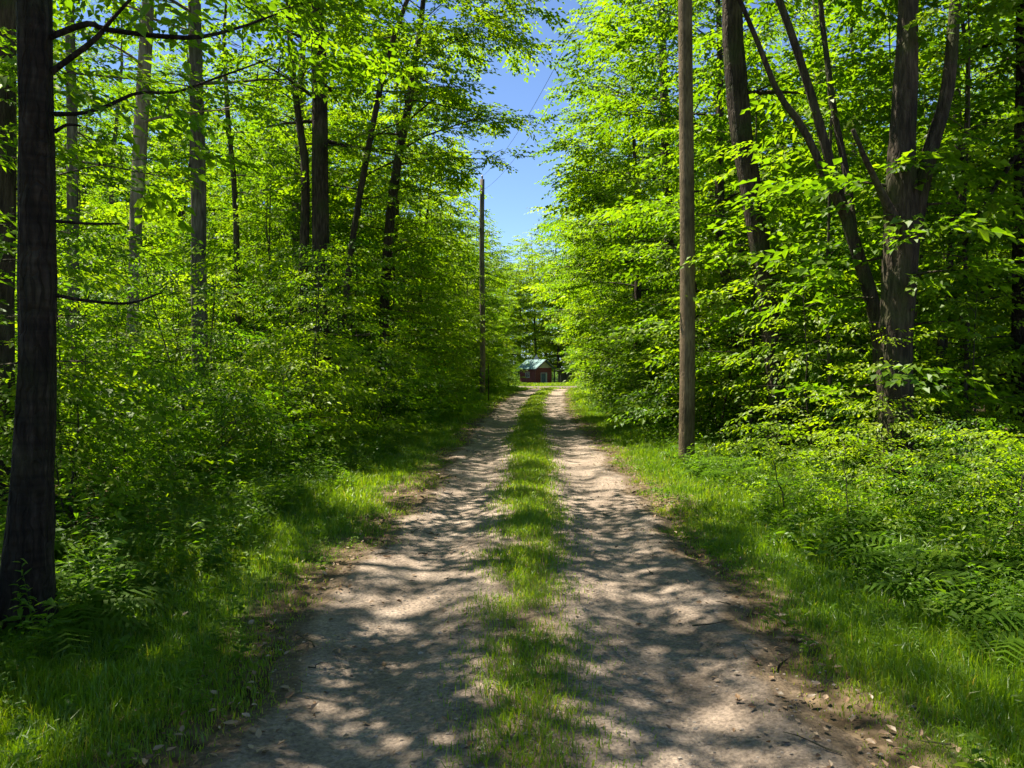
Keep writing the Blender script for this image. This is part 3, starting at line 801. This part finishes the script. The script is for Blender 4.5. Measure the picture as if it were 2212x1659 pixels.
for k in range(2600):
    if n_s >= 250: break
    side = -1 if rng.random() < .5 else 1
    Y = rng.uniform(6.5, 60) if rng.random() < .6 else rng.uniform(10, 26)
    lim = 3.7 if Y > 13 else (4.6 if side < 0 else 4.2)
    x = float(lane_c(Y)) + side * (lim + rng.exponential(4.2))
    if side > 0 and Y < 10.8: continue
    if Y < 12 and rng.random() < .35: continue
    if abs(x) > .72 * Y + 1 or abs(x) > 24: continue
    if side < 0 and Y < 9.5 and x > -5.2: continue
    if not free_s(x, Y, 1.15 + Y * .012): continue
    sap_taken.append((x, Y)); n_s += 1
    i = rng.integers(7)
    ssc = rng.uniform(.8, 1.2)
    if hides(x, Y, 1.3):
        i = [2, 2, 4, 0][rng.integers(4)]; ssc = min(ssc, (1.5 + .15 * Y) / [4.5, 0, 3.2, 0, 3.8][i])
    o = place(SAP[i], 'sapling', 'sapling', (x, Y, float(terrain(x, Y)) - .03), rng.uniform(0, 6.28), ssc,
          '', 'understorey saplings')
    later(o, '%s %s sapling %s' % (band(Y), ['leafy', 'slim', 'short bright', 'tall', 'dark green', 'bright', 'tallest'][i], landmark(x, Y)), x, Y)
n_b = 0
for k in range(2600):
    if n_b >= 150: break
    side = -1 if rng.random() < .5 else 1
    Y = rng.uniform(5.5, 58) if rng.random() < .6 else rng.uniform(5.5, 24)
    lim = 2.75 if Y > 15 else (3.9 if side < 0 else 3.5)
    x = float(lane_c(Y)) + side * (lim + .3 + rng.exponential(1.5))
    if abs(x) > .70 * Y or not free_s(x, Y, .8 + Y * .01): continue
    if side > 0 and abs(PX(x, Y) - 1483) < 90 and Y < 13: continue
    if 28 < Y < 43 and side < 0 and x > -3.9: continue
    sap_taken.append((x, Y)); n_b += 1
    i = [0, 1, 1, 2, 3][rng.integers(5)]
    o = place(BUSH[i], 'shrub', 'shrub', (x, Y, float(terrain(x, Y)) - .03), rng.uniform(0, 6.28), rng.uniform(.75, 1.15) * (1 if Y > 15 else ((.20 + .04 * Y if Y < 11 else .22 + .05 * Y) if side > 0 else .30 + .045 * Y)),
          '', 'shrubs at the lane edge')
    later(o, '%s %s shrub %s' % (band(Y), ['leafy', 'bright', 'low dark', 'tall'][i], landmark(x, Y)), x, Y)

for px_, Y, k, sc, t in ((575, 11.5, 1, .85, 'sunlit bright shrub reaching over the verge below the three-stemmed clump'), (640, 13.2, 1, 1.05, 'tallest sunlit bright shrub below the three-stemmed clump'),  # bright left shrubs carry their sunlit look in the leaf colour
                         (690, 15.5, 1, .95, 'bright shrub at the verge just right of the stem clump'), (165, 7.6, 1, .9, 'bright shrub beside the thick dark front trunk'), (480, 10.6, 0, .8, 'leafy shrub leftmost of the sunlit ones at the verge'),
                         (2120, 7.4, 3, .42, 'leafy bush on the bank in front of the dark edge trunk'), (1700, 8.2, 1, .5, 'low bright bush at the grass edge in front of the bowed tree'), (1840, 7.2, 1, .48, 'low bright bush at the grass edge in front of the largest trunk'), (2180, 6.0, 1, .5, 'bright bush nearest the camera on the bank'), (2060, 9.0, 0, .6, 'leafy bush between the narrow V stems and the verge'), (1840, 11.6, 1, .8, 'bright bush between the bowed tree and the largest trunk')):
    x = (px_ - 1147) / FPX * Y
    place(BUSH[k], 'shrub', 'shrub', (x, Y, float(terrain(x, Y)) - .03), Y, sc, t, 'shrubs at the lane edge')
for px_, Y, k, sc, t in ((1760, 15.0, 5, .8, 'bright sapling filling the gap between the bowed tree and the forked one'), (1860, 14.0, 2, 1.1, 'short bright sapling behind the leaning forked tree'),
                         (2020, 13.6, 2, 1.15, 'short bright sapling right behind the narrow V stems'), (2140, 14.6, 0, .9, 'leafy sapling in front of the slender brown trunk'), (1755, 10.9, 2, .85, 'short bright sapling rising at the grass edge before the bowed tree'), (1880, 8.9, 2, .62, 'short bright sapling just in front of the leaning forked tree'), (2100, 9.4, 2, .8, 'short bright sapling on the bank before the dark edge trunk'), (1560, 15.5, 2, 1.2, 'short bright sapling just beyond the tall brown utility pole'), (1930, 16.5, 5, .75, 'bright sapling directly behind the largest trunk')):
    x = (px_ - 1147) / FPX * Y
    place(SAP[k], 'sapling', 'sapling', (x, Y, float(terrain(x, Y)) - .03), Y * 2, sc, t, 'understorey saplings')
# ---------------------------------------------------------------- undergrowth, grass, litter, stones
def herb_template(rng, H, n, ll, wr):
    V = []; T = []; F = []; off = 0
    lean = rng.normal(0, .15, 2)
    for i in range(n):
        t = .25 + .75 * (i + rng.random()) / n
        a = i * 2.4 + rng.normal(0, .3)
        l = ll * rng.uniform(.7, 1.2) * (1.15 - .5 * t)
        v, tr = leaf_local(l, l * wr, rng.uniform(.05, .25), rng.uniform(.1, .45), True)
        R = rot(a, rng.uniform(-.15, .55), rng.normal(0, .3))
        V.append(v @ R.T + np.array([lean[0] * t * H, lean[1] * t * H, t * H])); T.append(tr + off); off += len(v); F.append(np.full(len(tr), rng.random()))
    w = .004
    v = np.array([(-w, 0, 0), (w, 0, 0), (lean[0] * H, lean[1] * H, H), (0, w * 1.5, 0)]); V.append(v); T.append(np.array([(0, 1, 2), (1, 3, 2), (3, 0, 2)]) + off); F.append(np.full(3, .5))
    return np.vstack(V), np.vstack(T), np.concatenate(F)
rng = np.random.default_rng(77)
HERB = [herb_template(rng, h, n, l, w) for h, n, l, w in ((.35, 10, .16, .5), (.5, 14, .12, .42), (.7, 16, .17, .26), (.85, 20, .15, .20), (.3, 8, .24, .55), (.55, 12, .2, .33), (.25, 9, .09, .7), (.95, 18, .13, .32), (.45, 16, .08, .6), (.6, 10, .22, .42), (.4, 12, .14, .24), (.3, 14, .1, .8))]
def fern_template(rng):
    V = []; T = []; F = []; off = 0
    for k in range(7):
        a = k * .9 + rng.normal(0, .25); L = rng.uniform(.45, .75); el = rng.uniform(.7, 1.15); sh = rng.random()
        for i in range(11):
            t = (i + 1.2) / 12; r = L * t; z = L * (math.sin(el) * t - .75 * t * t)
            c = np.array([math.cos(a) * r, math.sin(a) * r, max(z, .02)]); pl = .17 * L / .6 * math.sin(math.pi * (.12 + .86 * t)) + .02
            for sd in (-1, 1):
                d = a + sd * 1.15; e = c + pl * np.array([math.cos(d), math.sin(d), -.25]); w = .018 * np.array([math.cos(a), math.sin(a), 0]) * L / .5
                V.append(np.array([c - w * .6, c + w, e])); T.append(np.array([(0, 1, 2)]) + off); off += 3; F.append(np.array([.6 * sh + .4 * rng.random()]))
    return np.vstack(V), np.vstack(T), np.concatenate(F)
FERN = [fern_template(rng) for _ in range(4)]
def scatter(n, y0, y1, fn):
    Y = rng.uniform(y0, y1, n); s = rng.choice([-1, 1], n); return fn(Y, s)
sp = []
for n, y0, y1, xm in ((2400, 3.5, 12, 7.0), (2200, 12, 26, 9.0), (1500, 26, 60, 11.0)):
    Y = rng.uniform(y0, y1, n); s = rng.choice([-1., 1.], n)
    start = np.where(Y > 14, 2.45, np.where(s < 0, 2.5, 2.4)) + .5 * (vnoise(Y, s * 9, .8, 8) - .5)
    d = start + np.abs(rng.normal(0, 1, n)) ** 1.3 * 1.9
    x = lane_c(Y) + s * d
    ok = (np.abs(x) < .72 * Y + 1.2) & (d < xm) & (fbm(x, Y, .5, 61) > .30)
    x, Y, d = x[ok], Y[ok], d[ok]
    z = terrain(x, Y)
    for a, b, c, e in zip(x, Y, z, d):
        sp.append((a, b, c, rng.uniform(0, 6.28), rng.normal(0, .12), rng.normal(0, .12), rng.uniform(.5, 1.1) * (.62 if e < 3.2 else .85) * (.88 if a > 0 and b < 11 else 1)))
n = 1500                                  # small weeds among the grass
Y = 2.6 + rng.random(n) ** 1.5 * 20; s = rng.choice([-1., 1.], n); d = 1.4 + rng.random(n) ** .8 * 1.6
x = lane_c(Y) + s * d; ok = (np.abs(x) < .72 * Y + .5) & (fbm(x, Y, 1.1, 99) > .47); x, Y = x[ok], Y[ok]
for a, b, c in zip(x, Y, terrain(x, Y)): sp.append((a, b, c - .02, rng.uniform(0, 6.28), 0, 0, rng.uniform(.2, .42)))
fs = []
for k in range(900):
    Y = 4.2 + rng.random() ** 1.4 * 16; s_ = rng.choice([-1, 1, 1]); d = 2.7 + abs(rng.normal(0, 1.6)); x = s_ * d
    if abs(x) > .72 * Y + .5 or fbm(x, Y, .6, 31) < .52: continue
    fs.append((x, Y, float(terrain(x, Y)), rng.uniform(0, 6.28), 0, 0, rng.uniform(.6, 1.15)))
link('ferns', assemble('ferns', fs, FERN, [M['herb']], rng), kind='stuff', label='feathery ferns growing among the herbs on both banks', category='ferns')
link('undergrowth', assemble('undergrowth', sp, HERB, [M['herb']], rng), kind='stuff', label='leafy green herbs covering the forest floor beside the lane', category='undergrowth')

def blades(x, Y, z, h, w, rng, lean=.45, tone=None):
    n = len(x); a = rng.uniform(0, 6.28, n); b = rng.uniform(0, 6.28, n)
    k = h * np.abs(rng.normal(0, lean, n)); wx, wy = np.cos(a) * w, np.sin(a) * w
    dx, dy = np.cos(b) * k, np.sin(b) * k
    P = np.stack([np.stack([x - wx, Y - wy, z], -1), np.stack([x + wx, Y + wy, z], -1),
                  np.stack([x - wx * .8 + dx * .35, Y - wy * .8 + dy * .35, z + h * .6], -1), np.stack([x + wx * .8 + dx * .35, Y + wy * .8 + dy * .35, z + h * .6], -1),
                  np.stack([x + dx, Y + dy, z + h * (1 - .25 * np.clip(k / h, 0, 1))], -1)], 1)
    T = np.array([(0, 1, 3), (0, 3, 2), (2, 3, 4)])[None] + (np.arange(n) * 5)[:, None, None]
    lv = np.repeat(np.clip(tone, 0, 1), 3)
    return P.reshape(-1, 3), T.reshape(-1, 3), lv

def verge_grass():
    Vs = []; Ts = []; As = []; off = 0
    for y0, y1, dens, w, hs in ((2.4, 5, 7600, .0026, .74), (5, 9, 4600, .0034, .74), (9, 16, 2000, .005, .78), (16, 30, 760, .009, .8), (30, 60, 270, .016, .8)):
        n = int((y1 - y0) * 2 * 2.6 * dens)
        Y = rng.uniform(y0, y1, n); s = rng.choice([-1., 1.], n)
        d = 1.08 + rng.random(n) * 2.75
        x = lane_c(Y) + s * d
        half = np.where(s < 0, lane_half(Y, 0), lane_half(Y, 1))
        e = d - half
        dn = sstep(-.34, .34, e + .55 * (fbm(x, Y, 2.2, 88) - .5)) ** 1.4 * (1 - .7 * sstep(1.2, 2.3, e)) * (.35 + .65 * sstep(.28, .55, fbm(x, Y, 1.7, 41)))
        ok = (rng.random(n) < dn) & (np.abs(x) < .70 * Y + .6)
        x, Y, e, s = x[ok], Y[ok], e[ok], s[ok]
        h = (.035 + .09 * sstep(-.1, .7, e) + .10 * sstep(.7, 1.6, e)) * hs * rng.uniform(.45, 1.4, len(x)) * (.35 + 1.3 * fbm(x, Y, 1.3, 52))
        h = np.minimum(h, .24) * np.where((np.abs(x + 3.0) < .9) & (Y < 6.2), .55, 1)
        tone = .14 + .40 * rng.random(len(x)) + .55 * (fbm(x, Y, 1.2, 14) - .5) + .30 * (1 - sstep(-.15, .35, e)) * rng.random(len(x))
        tone = np.where(rng.random(len(x)) < .03 + .10 * (1 - sstep(-.1, .4, e)), rng.uniform(.75, 1, len(x)), tone)
        V, T, A = blades(x, Y, terrain(x, Y) - .01, h, w * rng.uniform(.7, 1.3, len(x)), rng, tone=tone)
        Vs.append(V); Ts.append(T + off); As.append(A); off += len(V)
    me = make_mesh('grass', np.vstack(Vs), [np.vstack(Ts)], [M['grass']], attr=np.concatenate(As))
    link('grass', me, kind='stuff', label='soft green grass on both verges of the lane', category='grass')
    # strip between the wheel tracks
    Vs = []; Ts = []; As = []; off = 0
    for y0, y1, dens, w in ((2.6, 6, 6500, .0024), (6, 10, 4800, .0032), (10, 18, 2400, .005), (18, 32, 1000, .0085), (32, 62, 380, .014)):
        n = int((y1 - y0) * 1.2 * dens)
        Y = rng.uniform(y0, y1, n); u = rng.uniform(-.6, .6, n)
        x = lane_c(Y) + .02 + u + .12 * (vnoise(Y, 0 * Y, .5, 3) - .5)
        fade = np.interp(Y, [2.6, 4.0, 5.0, 6.0, 7.0, 8.2, 12, 20], [.5, .95, .8, 1, 1, 1.1, 1.2, 1.25])
        dn = fade * np.exp(-(np.abs(u) / (.18 + .26 * fbm(Y, u * 0 + np.sign(u), 1.7, 44))) ** 2.2) * sstep(.32, .60, fbm(x, Y, 2.1, 91) + .17 * fade)
        ok = rng.random(n) < dn
        x, Y, u = x[ok], Y[ok], u[ok]
        h = rng.uniform(.03, .10, len(x)) * (1.15 - np.abs(u)) * np.interp(Y, [3, 9, 14], [.75, 1, 1.25])
        tone = .15 + .45 * rng.random(len(x)) + .2 * (fbm(x, Y, 2, 15) - .5) + np.interp(Y, [3, 10], [-.02, 0])
        tone = np.where(rng.random(len(x)) < .06, rng.uniform(.75, 1, len(x)), tone)
        V, T, A = blades(x, Y, lane_z(x - lane_c(Y), Y) - .006, h, w * rng.uniform(.7, 1.3, len(x)), rng, tone=tone, lean=.6)
        Vs.append(V); Ts.append(T + off); As.append(A); off += len(V)
    me = make_mesh('median_grass', np.vstack(Vs), [np.vstack(Ts)], [M['grass']], attr=np.concatenate(As))
    link('median_grass', me, kind='stuff', label='patchy grass strip between the two wheel tracks', category='grass')
    # meadow by the crossing road and cabin
    n = 26000
    Y = rng.uniform(58, 138, n); x = rng.uniform(-12, 14, n)
    ok = ((Y < 60) | (Y > 75.5)) & (np.abs(x - 1.0) > .0)
    x, Y = x[ok], Y[ok]
    V, T, A = blades(x, Y, terrain(x, Y) - .02, rng.uniform(.08, .22, len(x)), .03 * np.ones(len(x)), rng, tone=.3 + .4 * rng.random(len(x)))
    me = make_mesh('meadow_grass', V, [T], [M['grass']], attr=A)
    link('meadow_grass', me, kind='stuff', label='sunny grass round the distant red cabin', category='grass')
verge_grass()

def litter_and_stones():
    n = 2200
    Y = 2.4 + rng.random(n) ** 1.7 * 24; s = rng.choice([-1., 1.], n)
    half = np.where(s < 0, lane_half(Y, 0), lane_half(Y, 1))
    e = rng.normal(0, .22, n); loose = rng.random(n) < .16; e = np.where(loose, -rng.uniform(0, 1.4, n), e)
    u = s * (half + e); x = lane_c(Y) + u
    z = np.where(e < -.12, lane_z(u, Y), np.maximum(lane_z(u, Y), terrain(x, Y))) + .006
    L = rng.uniform(.018, .055, n); k = np.zeros(n)
    tv, tt = leaf_local(1, .55, .3, -.18, True)
    R = rot(rng.uniform(0, 6.28, n), rng.normal(0, .25, n), rng.normal(0, .35, n))
    V = np.stack([x, Y, z + L * .1], -1)[:, None] + L[:, None, None] * np.einsum('nij,vj->nvi', R, tv)
    T = tt[None] + (np.arange(n) * len(tv))[:, None, None]
    me = make_mesh('leaf_litter', V.reshape(-1, 3), [T.reshape(-1, 3)], [M['dead']], attr=np.repeat(rng.random(n), len(tt)))
    link('leaf_litter', me, kind='stuff', label='brown fallen leaves scattered along the lane edges', category='leaves')
    n = 10000
    Y = 2.3 + rng.random(n) ** 1.6 * 14; u = rng.normal(0, .85, n); u = np.clip(u, -1.8, 1.8); x = lane_c(Y) + u
    ok = fbm(x, Y, 1.6, 23) + .25 * np.exp(-((np.abs(u) - .25) / .25) ** 2) > .46
    x, Y, u = x[ok], Y[ok], u[ok]; n = len(x)
    r = np.clip(rng.lognormal(-5.25, .45, n), .003, .018)
    tv = np.array([(1, 0, 0), (-1, 0, 0), (0, 1, 0), (0, -1, 0), (0, 0, 1), (0, 0, -1), (.65, .65, .3), (-.65, .5, .4), (.4, -.7, .45), (-.6, -.6, .35)], float)
    tt = np.array([(4, 6, 7), (4, 7, 9), (4, 9, 8), (4, 8, 6), (6, 2, 7), (7, 1, 9), (9, 3, 8), (8, 0, 6), (0, 2, 6), (2, 1, 7), (1, 3, 9), (3, 0, 8)])
    R = rot(rng.uniform(0, 6.28, n), rng.normal(0, .2, n), rng.normal(0, .2, n))
    V = np.stack([x, Y, np.where(np.abs(u) < 1.25, lane_z(u, Y), np.maximum(lane_z(u, Y), terrain(x, Y))) + r * .15], -1)[:, None] + (r[:, None, None] * np.array([1.2, .9, .65])) * np.einsum('nij,vj->nvi', R, tv)
    T = tt[None] + (np.arange(n) * len(tv))[:, None, None]
    me = make_mesh('gravel', V.reshape(-1, 3), [T.reshape(-1, 3)], [M['stone']], attr=np.repeat(rng.random(n), len(tt)))
    link('gravel', me, kind='stuff', label='loose grey and beige stones lying on the lane', category='gravel')
def stone_mat():
    m, nt, out = mat('loose_stone'); at = N(nt, 'ShaderNodeAttribute', attribute_name='lv')
    r = ramp(nt, [(0, (.10, .085, .07)), (.6, (.19, .158, .125)), (1, (.29, .245, .20))], at.outputs['Fac'])
    b = N(nt, 'ShaderNodeBsdfPrincipled'); b.inputs['Roughness'].default_value = .85
    nt.links.new(r.outputs[0], b.inputs['Base Color']); nt.links.new(b.outputs[0], out.inputs[0]); return m
def fallen_twigs():
    mb = MB()
    for k in range(46):
        Y = 2.8 + rng.random() ** 1.5 * 14; s = rng.choice([-1, 1]); u = s * abs(rng.normal(1.35, .3)) if rng.random() < .75 else rng.uniform(-1.2, 1.2)
        x = float(lane_c(Y)) + u; z = max(float(lane_z(u, Y)), float(terrain(x, Y)) if abs(u) > 1.3 else -1) + .012
        a = rng.uniform(0, 3.14); L = rng.uniform(.08, .32); t = np.linspace(-.5, .5, 5)
        p = np.stack([x + np.cos(a) * t * L + rng.normal(0, .008, 5), Y + np.sin(a) * t * L + rng.normal(0, .008, 5), z + rng.normal(.004, .004, 5)], -1)
        mb.tube(p, np.linspace(.006, .002, 5) * rng.uniform(.6, 1.1), 4)
    link('twig_litter', mb.mesh('twig_litter', [M['bark_thin']]), kind='stuff', label='thin fallen twigs lying along the lane', category='twigs')
fallen_twigs()
M['stone'] = stone_mat()
litter_and_stones()

# ---------------------------------------------------------------- poles and wires
def pole(label, x, Y, H, r0, r1, m, seed):
    rng = np.random.default_rng(seed)
    z = float(terrain(x, Y)) - .05
    o = thing('utility_pole', label, 'pole', (x, Y, z), 'utility poles along the lane')
    mb = MB(); zz = np.linspace(0, H, 16)
    mb.tube(np.stack([.02 * np.sin(zz * .6), 0 * zz, zz], -1), np.interp(zz, [0, H], [r0, r1]), 14, .008, rng); link('shaft', mb.mesh('shaft', [M[m]], True), o)
    ins = MB(); ins.tube([(0, -.0, H), (0, 0, H + .08), (0, 0, H + .14), (0, 0, H + .2)], [.02, .045, .05, .03], 10); link('insulator', ins.mesh('insulator', [M['glazed']], True), o)
    br = MB(); br.tube([(.0, -r1 - .01, H - .75), (0, -r1 - .1, H - .7), (0, -r1 - .16, H - .62)], [.018, .018, .03], 8); link('bracket', br.mesh('bracket', [M['steel']], True), o)
    return np.array([x, Y, z + H])
M['glazed'] = plain_mat('glazed_insulator', (.16, .10, .07), .25); M['steel'] = plain_mat('galvanised_steel', (.30, .30, .30), .5, metallic=.7)
M['wire'] = plain_mat('wire_black', (.05, .05, .05), .5)
nt1 = pole('tall brown wooden utility pole standing in the grass close to the camera', 2.46, 12.6, 10.6, .125, .10, 'pole', 601)
nt2 = pole('grey wooden utility pole standing far down the lane against the sky', -2.46, 40.2, 11.0, .15, .115, 'pole_grey', 602)
def wire(a, b, sag, label, r=.006):
    t = np.linspace(0, 1, 40)[:, None]; p = a * (1 - t) + b * t; p[:, 2] -= (4 * sag * t * (1 - t))[:, 0]
    c = p[0].copy(); mb = MB(); mb.tube(p - c, np.full(40, r), 5); link('power_line', mb.mesh('power_line', [M['wire']], True), None, c, label=label, category='power line', group='wires between the poles')
wire(nt2 + [0, 0, .16], nt1 + [0, 0, .16], .9, 'thin upper power wire rising from the far pole top')
wire(nt2 + [0, -.25, -.62], nt1 + [0, -.25, -.62], 1.0, 'thin lower power wire strung below the pole tops')
wire(nt2 + [0, 0, .16], np.array([-4.5, 76, 8.5]), .6, 'thin power wire running on from the far pole to the woods')

# ---------------------------------------------------------------- cabin, shed and grey roof at the far end
def cabin():
    M['red'] = plain_mat('red_boards', (.15, .026, .020), .8, .4, 5); M['beige'] = plain_mat('beige_gable', (.42, .34, .22), .8)
    M['teal'] = plain_mat('teal_metal_roof', (.075, .165, .155), .65, .25, 2); M['trim'] = plain_mat('white_trim', (.34, .33, .30), .6, .08)
    M['dark'] = plain_mat('dark_fascia', (.045, .035, .03), .7); M['door'] = plain_mat('slate_door', (.028, .055, .065), .5); M['brick'] = plain_mat('chimney_brick', (.20, .085, .055), .85)
    M['glass'] = plain_mat('window_glass', (.05, .07, .08), .1)
    Y = 128.0; x = (1174 - 1147) / FPX * Y
    o = thing('cabin', 'small red cabin with a teal metal roof at the far end of the lane', 'cabin', (x, Y, float(dip(Y)) - .02), None, math.radians(40))
    # local: gable faces -y, x across (w), y back (d)
    w, d, h, rid = 3.4, 3.9, 2.5, 1.2
    k = 0
    # board walls: side wall on -x, gable wall on -y as single boards
    def boards(p0, p1, zt, mname, step=.3):
        p0 = np.array(p0, float); p1 = np.array(p1, float); L = np.linalg.norm(p1 - p0); n = int(L / step); u = (p1 - p0) / L; nn = np.array([u[1], -u[0]])
        for i in range(n):
            a = p0 + u * (i * L / n + .008); b = p0 + u * ((i + 1) * L / n - .008); off = nn * (.05 + .006 * (i % 2))
            z1a, z1b = zt(a), zt(b)
            q = [(*a, 0), (*b, 0), (*(b + off), 0), (*(a + off), 0), (*a, z1a), (*b, z1b), (*(b + off), z1b), (*(a + off), z1a)]
            mb = MB(); mb.add(q, [(0, 3, 2, 1), (4, 5, 6, 7), (0, 1, 5, 4), (1, 2, 6, 5), (2, 3, 7, 6), (3, 0, 4, 7)])
            link('board', mb.mesh('board', [M[mname]]), o)
    flat = lambda p: h
    gab = lambda p: h
    boards((-w / 2, d), (-w / 2, 0), flat, 'red'); boards((-w / 2, 0), (w / 2, 0), gab, 'red'); boards((w / 2, 0), (w / 2, d), flat, 'red')
    mb = MB(); mb.add([(-w / 2, -.07, h), (w / 2, -.07, h), (0, -.07, h + rid), (-w / 2, .03, h), (w / 2, .03, h), (0, .03, h + rid)], [(0, 1, 4, 3), (1, 2, 5, 4), (2, 0, 3, 5)], [(0, 2, 1), (3, 4, 5)])
    link('gable', mb.mesh('gable', [M['beige']]), o)
    for sx in (-1, 1):
        e = w / 2 + .45; ze = h - .26; t = .09
        mb = MB(); mb.add([(0, -.6, h + rid + .05), (sx * e, -.6, ze + .02), (sx * e, d + .4, ze + .02), (0, d + .4, h + rid + .05),
                           (0, -.6, h + rid + .05 + t), (sx * e, -.6, ze + .02 + t), (sx * e, d + .4, ze + .02 + t), (0, d + .4, h + rid + .05 + t)],
                          [(0, 3, 2, 1), (4, 5, 6, 7), (0, 1, 5, 4), (1, 2, 6, 5), (2, 3, 7, 6), (3, 0, 4, 7)])
        rf = link('roof', mb.mesh('roof', [M['teal']]), o)
        for q in range(7):
            yy = -.5 + q * (d + .8) / 6
            rb = MB(); rb.tube([(0, yy, h + rid + .15), (sx * e, yy, ze + .12)], [.025, .025], 4); link('roof_rib', rb.mesh('roof_rib', [M['teal']]), rf)
        fb = MB(); fb.add([(0, -.66, h + rid - .10), (sx * e, -.66, ze - .12), (sx * e, -.61, ze - .12), (0, -.61, h + rid - .10), (0, -.66, h + rid + .12), (sx * e, -.66, ze + .10), (sx * e, -.61, ze + .10), (0, -.61, h + rid + .12)],
                          [(0, 3, 2, 1), (4, 5, 6, 7), (0, 1, 5, 4), (1, 2, 6, 5), (2, 3, 7, 6), (3, 0, 4, 7)])
        link('fascia', fb.mesh('fascia', [M['dark']]), o)
    dr = MB(); dr.box((-.55, -.12, 0), (.35, -.075, 1.5)); D = link('door', dr.mesh('door', [M['door']]), o)
    hb = MB(); hb.box((.22, -.16, .8), (.28, -.12, .86)); link('handle', hb.mesh('handle', [M['steel']]), D)
    for a, b in (((-.66, -.13, 0), (-.56, -.07, 1.6)), ((.36, -.14, 0), (.66, -.07, 1.6)), ((-.66, -.13, 1.61), (.66, -.07, 1.72))):
        f = MB(); f.box(a, b); link('door_frame', f.mesh('door_frame', [M['trim']]), D)
    wd = MB(); wd.box((-w / 2 - .10, 1.4, 1.0), (-w / 2 - .07, 2.3, 1.75)); wi = link('window', wd.mesh('window', [M['glass']]), o)
    for a, b in (((-w / 2 - .13, 1.32, .92), (-w / 2 - .06, 2.38, .99)), ((-w / 2 - .13, 1.32, 1.76), (-w / 2 - .06, 2.38, 1.83)), ((-w / 2 - .13, 1.32, 1.0), (-w / 2 - .06, 1.39, 1.75)), ((-w / 2 - .13, 2.31, 1.0), (-w / 2 - .06, 2.38, 1.75))):
        f = MB(); f.box(a, b); link('frame', f.mesh('frame', [M['trim']]), wi)
    c = MB(); c.box((.95, 1.6, h + .2), (1.6, 2.3, h + 1.35)); link('chimney', c.mesh('chimney', [M['brick']]), o)
    p = MB(); p.box((w / 2 + .22, -.5, 0), (w / 2 + .36, -.36, h - .24)); link('post', p.mesh('post', [M['dark']]), o)
    # shed
    Ys = 124.0; xs = (1232 - 1147) / FPX * Ys
    s = thing('shed', 'dark open-fronted shed under the trees beside the red cabin', 'shed', (xs, Ys, float(dip(Ys)) - .02), None, math.radians(8))
    for px_ in (-1.5, -.4, 1.3):
        p = MB(); p.box((px_ - .06, -.06, 0), (px_ + .06, .06, 2.0)); link('post', p.mesh('post', [M['dark']]), s)
    p = MB(); p.box((-1.6, 1.8, 0), (1.4, 1.86, 1.9)); link('wall', p.mesh('wall', [M['dark']]), s)
    p = MB(); p.add([(-1.8, -.3, 2.05), (1.6, -.3, 2.05), (1.6, 2.1, 1.92), (-1.8, 2.1, 1.92), (-1.8, -.3, 2.13), (1.6, -.3, 2.13), (1.6, 2.1, 2.0), (-1.8, 2.1, 2.0)], [(0, 3, 2, 1), (4, 5, 6, 7), (0, 1, 5, 4), (1, 2, 6, 5), (2, 3, 7, 6), (3, 0, 4, 7)])
    link('roof', p.mesh('roof', [M['dark']]), s)
    # steep grey roof behind
    M['slate'] = plain_mat('blue_grey_roof', (.13, .16, .20), .6); M['pale'] = plain_mat('pale_wall', (.22, .23, .24), .8)
    Yb = 139.0; xb = (1157 - 1147) / FPX * Yb
    b = thing('outbuilding', 'narrow blue-grey steep-roofed outbuilding peeking above the red cabin', 'outbuilding', (xb, Yb, float(dip(Yb)) - .02), None, 0)
    p = MB(); p.box((-.9, -.9, 0), (.9, .9, 3.2)); link('wall', p.mesh('wall', [M['pale']]), b)
    p = MB(); p.add([(-1.05, -1.05, 3.18), (1.05, -1.05, 3.18), (1.05, 1.05, 3.18), (-1.05, 1.05, 3.18), (.2, -.5, 5.0), (.2, .6, 5.0)], [(0, 3, 2, 1), (0, 4, 5, 3), (1, 2, 5, 4)], [(0, 1, 4), (2, 3, 5)]); link('roof', p.mesh('roof', [M['slate']]), b)
cabin()
SH = []
for i, (x, Y) in enumerate([(-6.0, 126), (-4.6, 122), (-8, 118), (-3.2, 140), (-6.5, 142), (0.8, 145), (4.2, 144), (7.5, 143), (9.5, 125), (11, 120), (-10, 124), (13, 126), (8.6, 132), (-1, 147), (11, 146), (-10, 147), (-5.0, 86), (-6.5, 90), (9.0, 88), (8, 77.5), (-7, 78)]):
    o = place(BUSH[i % 4], 'shrub', 'shrub', (x, Y, float(terrain(x, Y)) - .05), i * 1.3, 1.5 + .5 * (i % 3), '', 'shrubs round the cabin')
    SH.append((PX(x, Y), o))
mb = MB(); mb.tube([(0, 0, 0), (.01, 0, .8), (0, 0, 1.7)], [.03, .028, .025], 6)
x = (1055 - 1147) / FPX * 35
link('stake', mb.mesh('stake', [M['bark_thin']]), None, (x, 35, float(terrain(x, 35)) - .03), label='thin dark stake in the grass beside the grey far pole', category='stake')
number_labels()
for L, t in ((SH, '%s bright shrub round the red cabin, counted from the far pole side'), (FARTHEST, '%s tree in the farthest row behind the cabin, from the far pole side')):
    for i, (_, o) in enumerate(sorted(L, key=lambda a: a[0])): o['label'] = t % (ORD[i] if i < 20 else 'twenty-' + ORD[i - 20])
print('trees', n_tree, 'saplings', n_s, 'shrubs', n_b, 'tris', sum(len(m.polygons) for m in bpy.data.meshes))
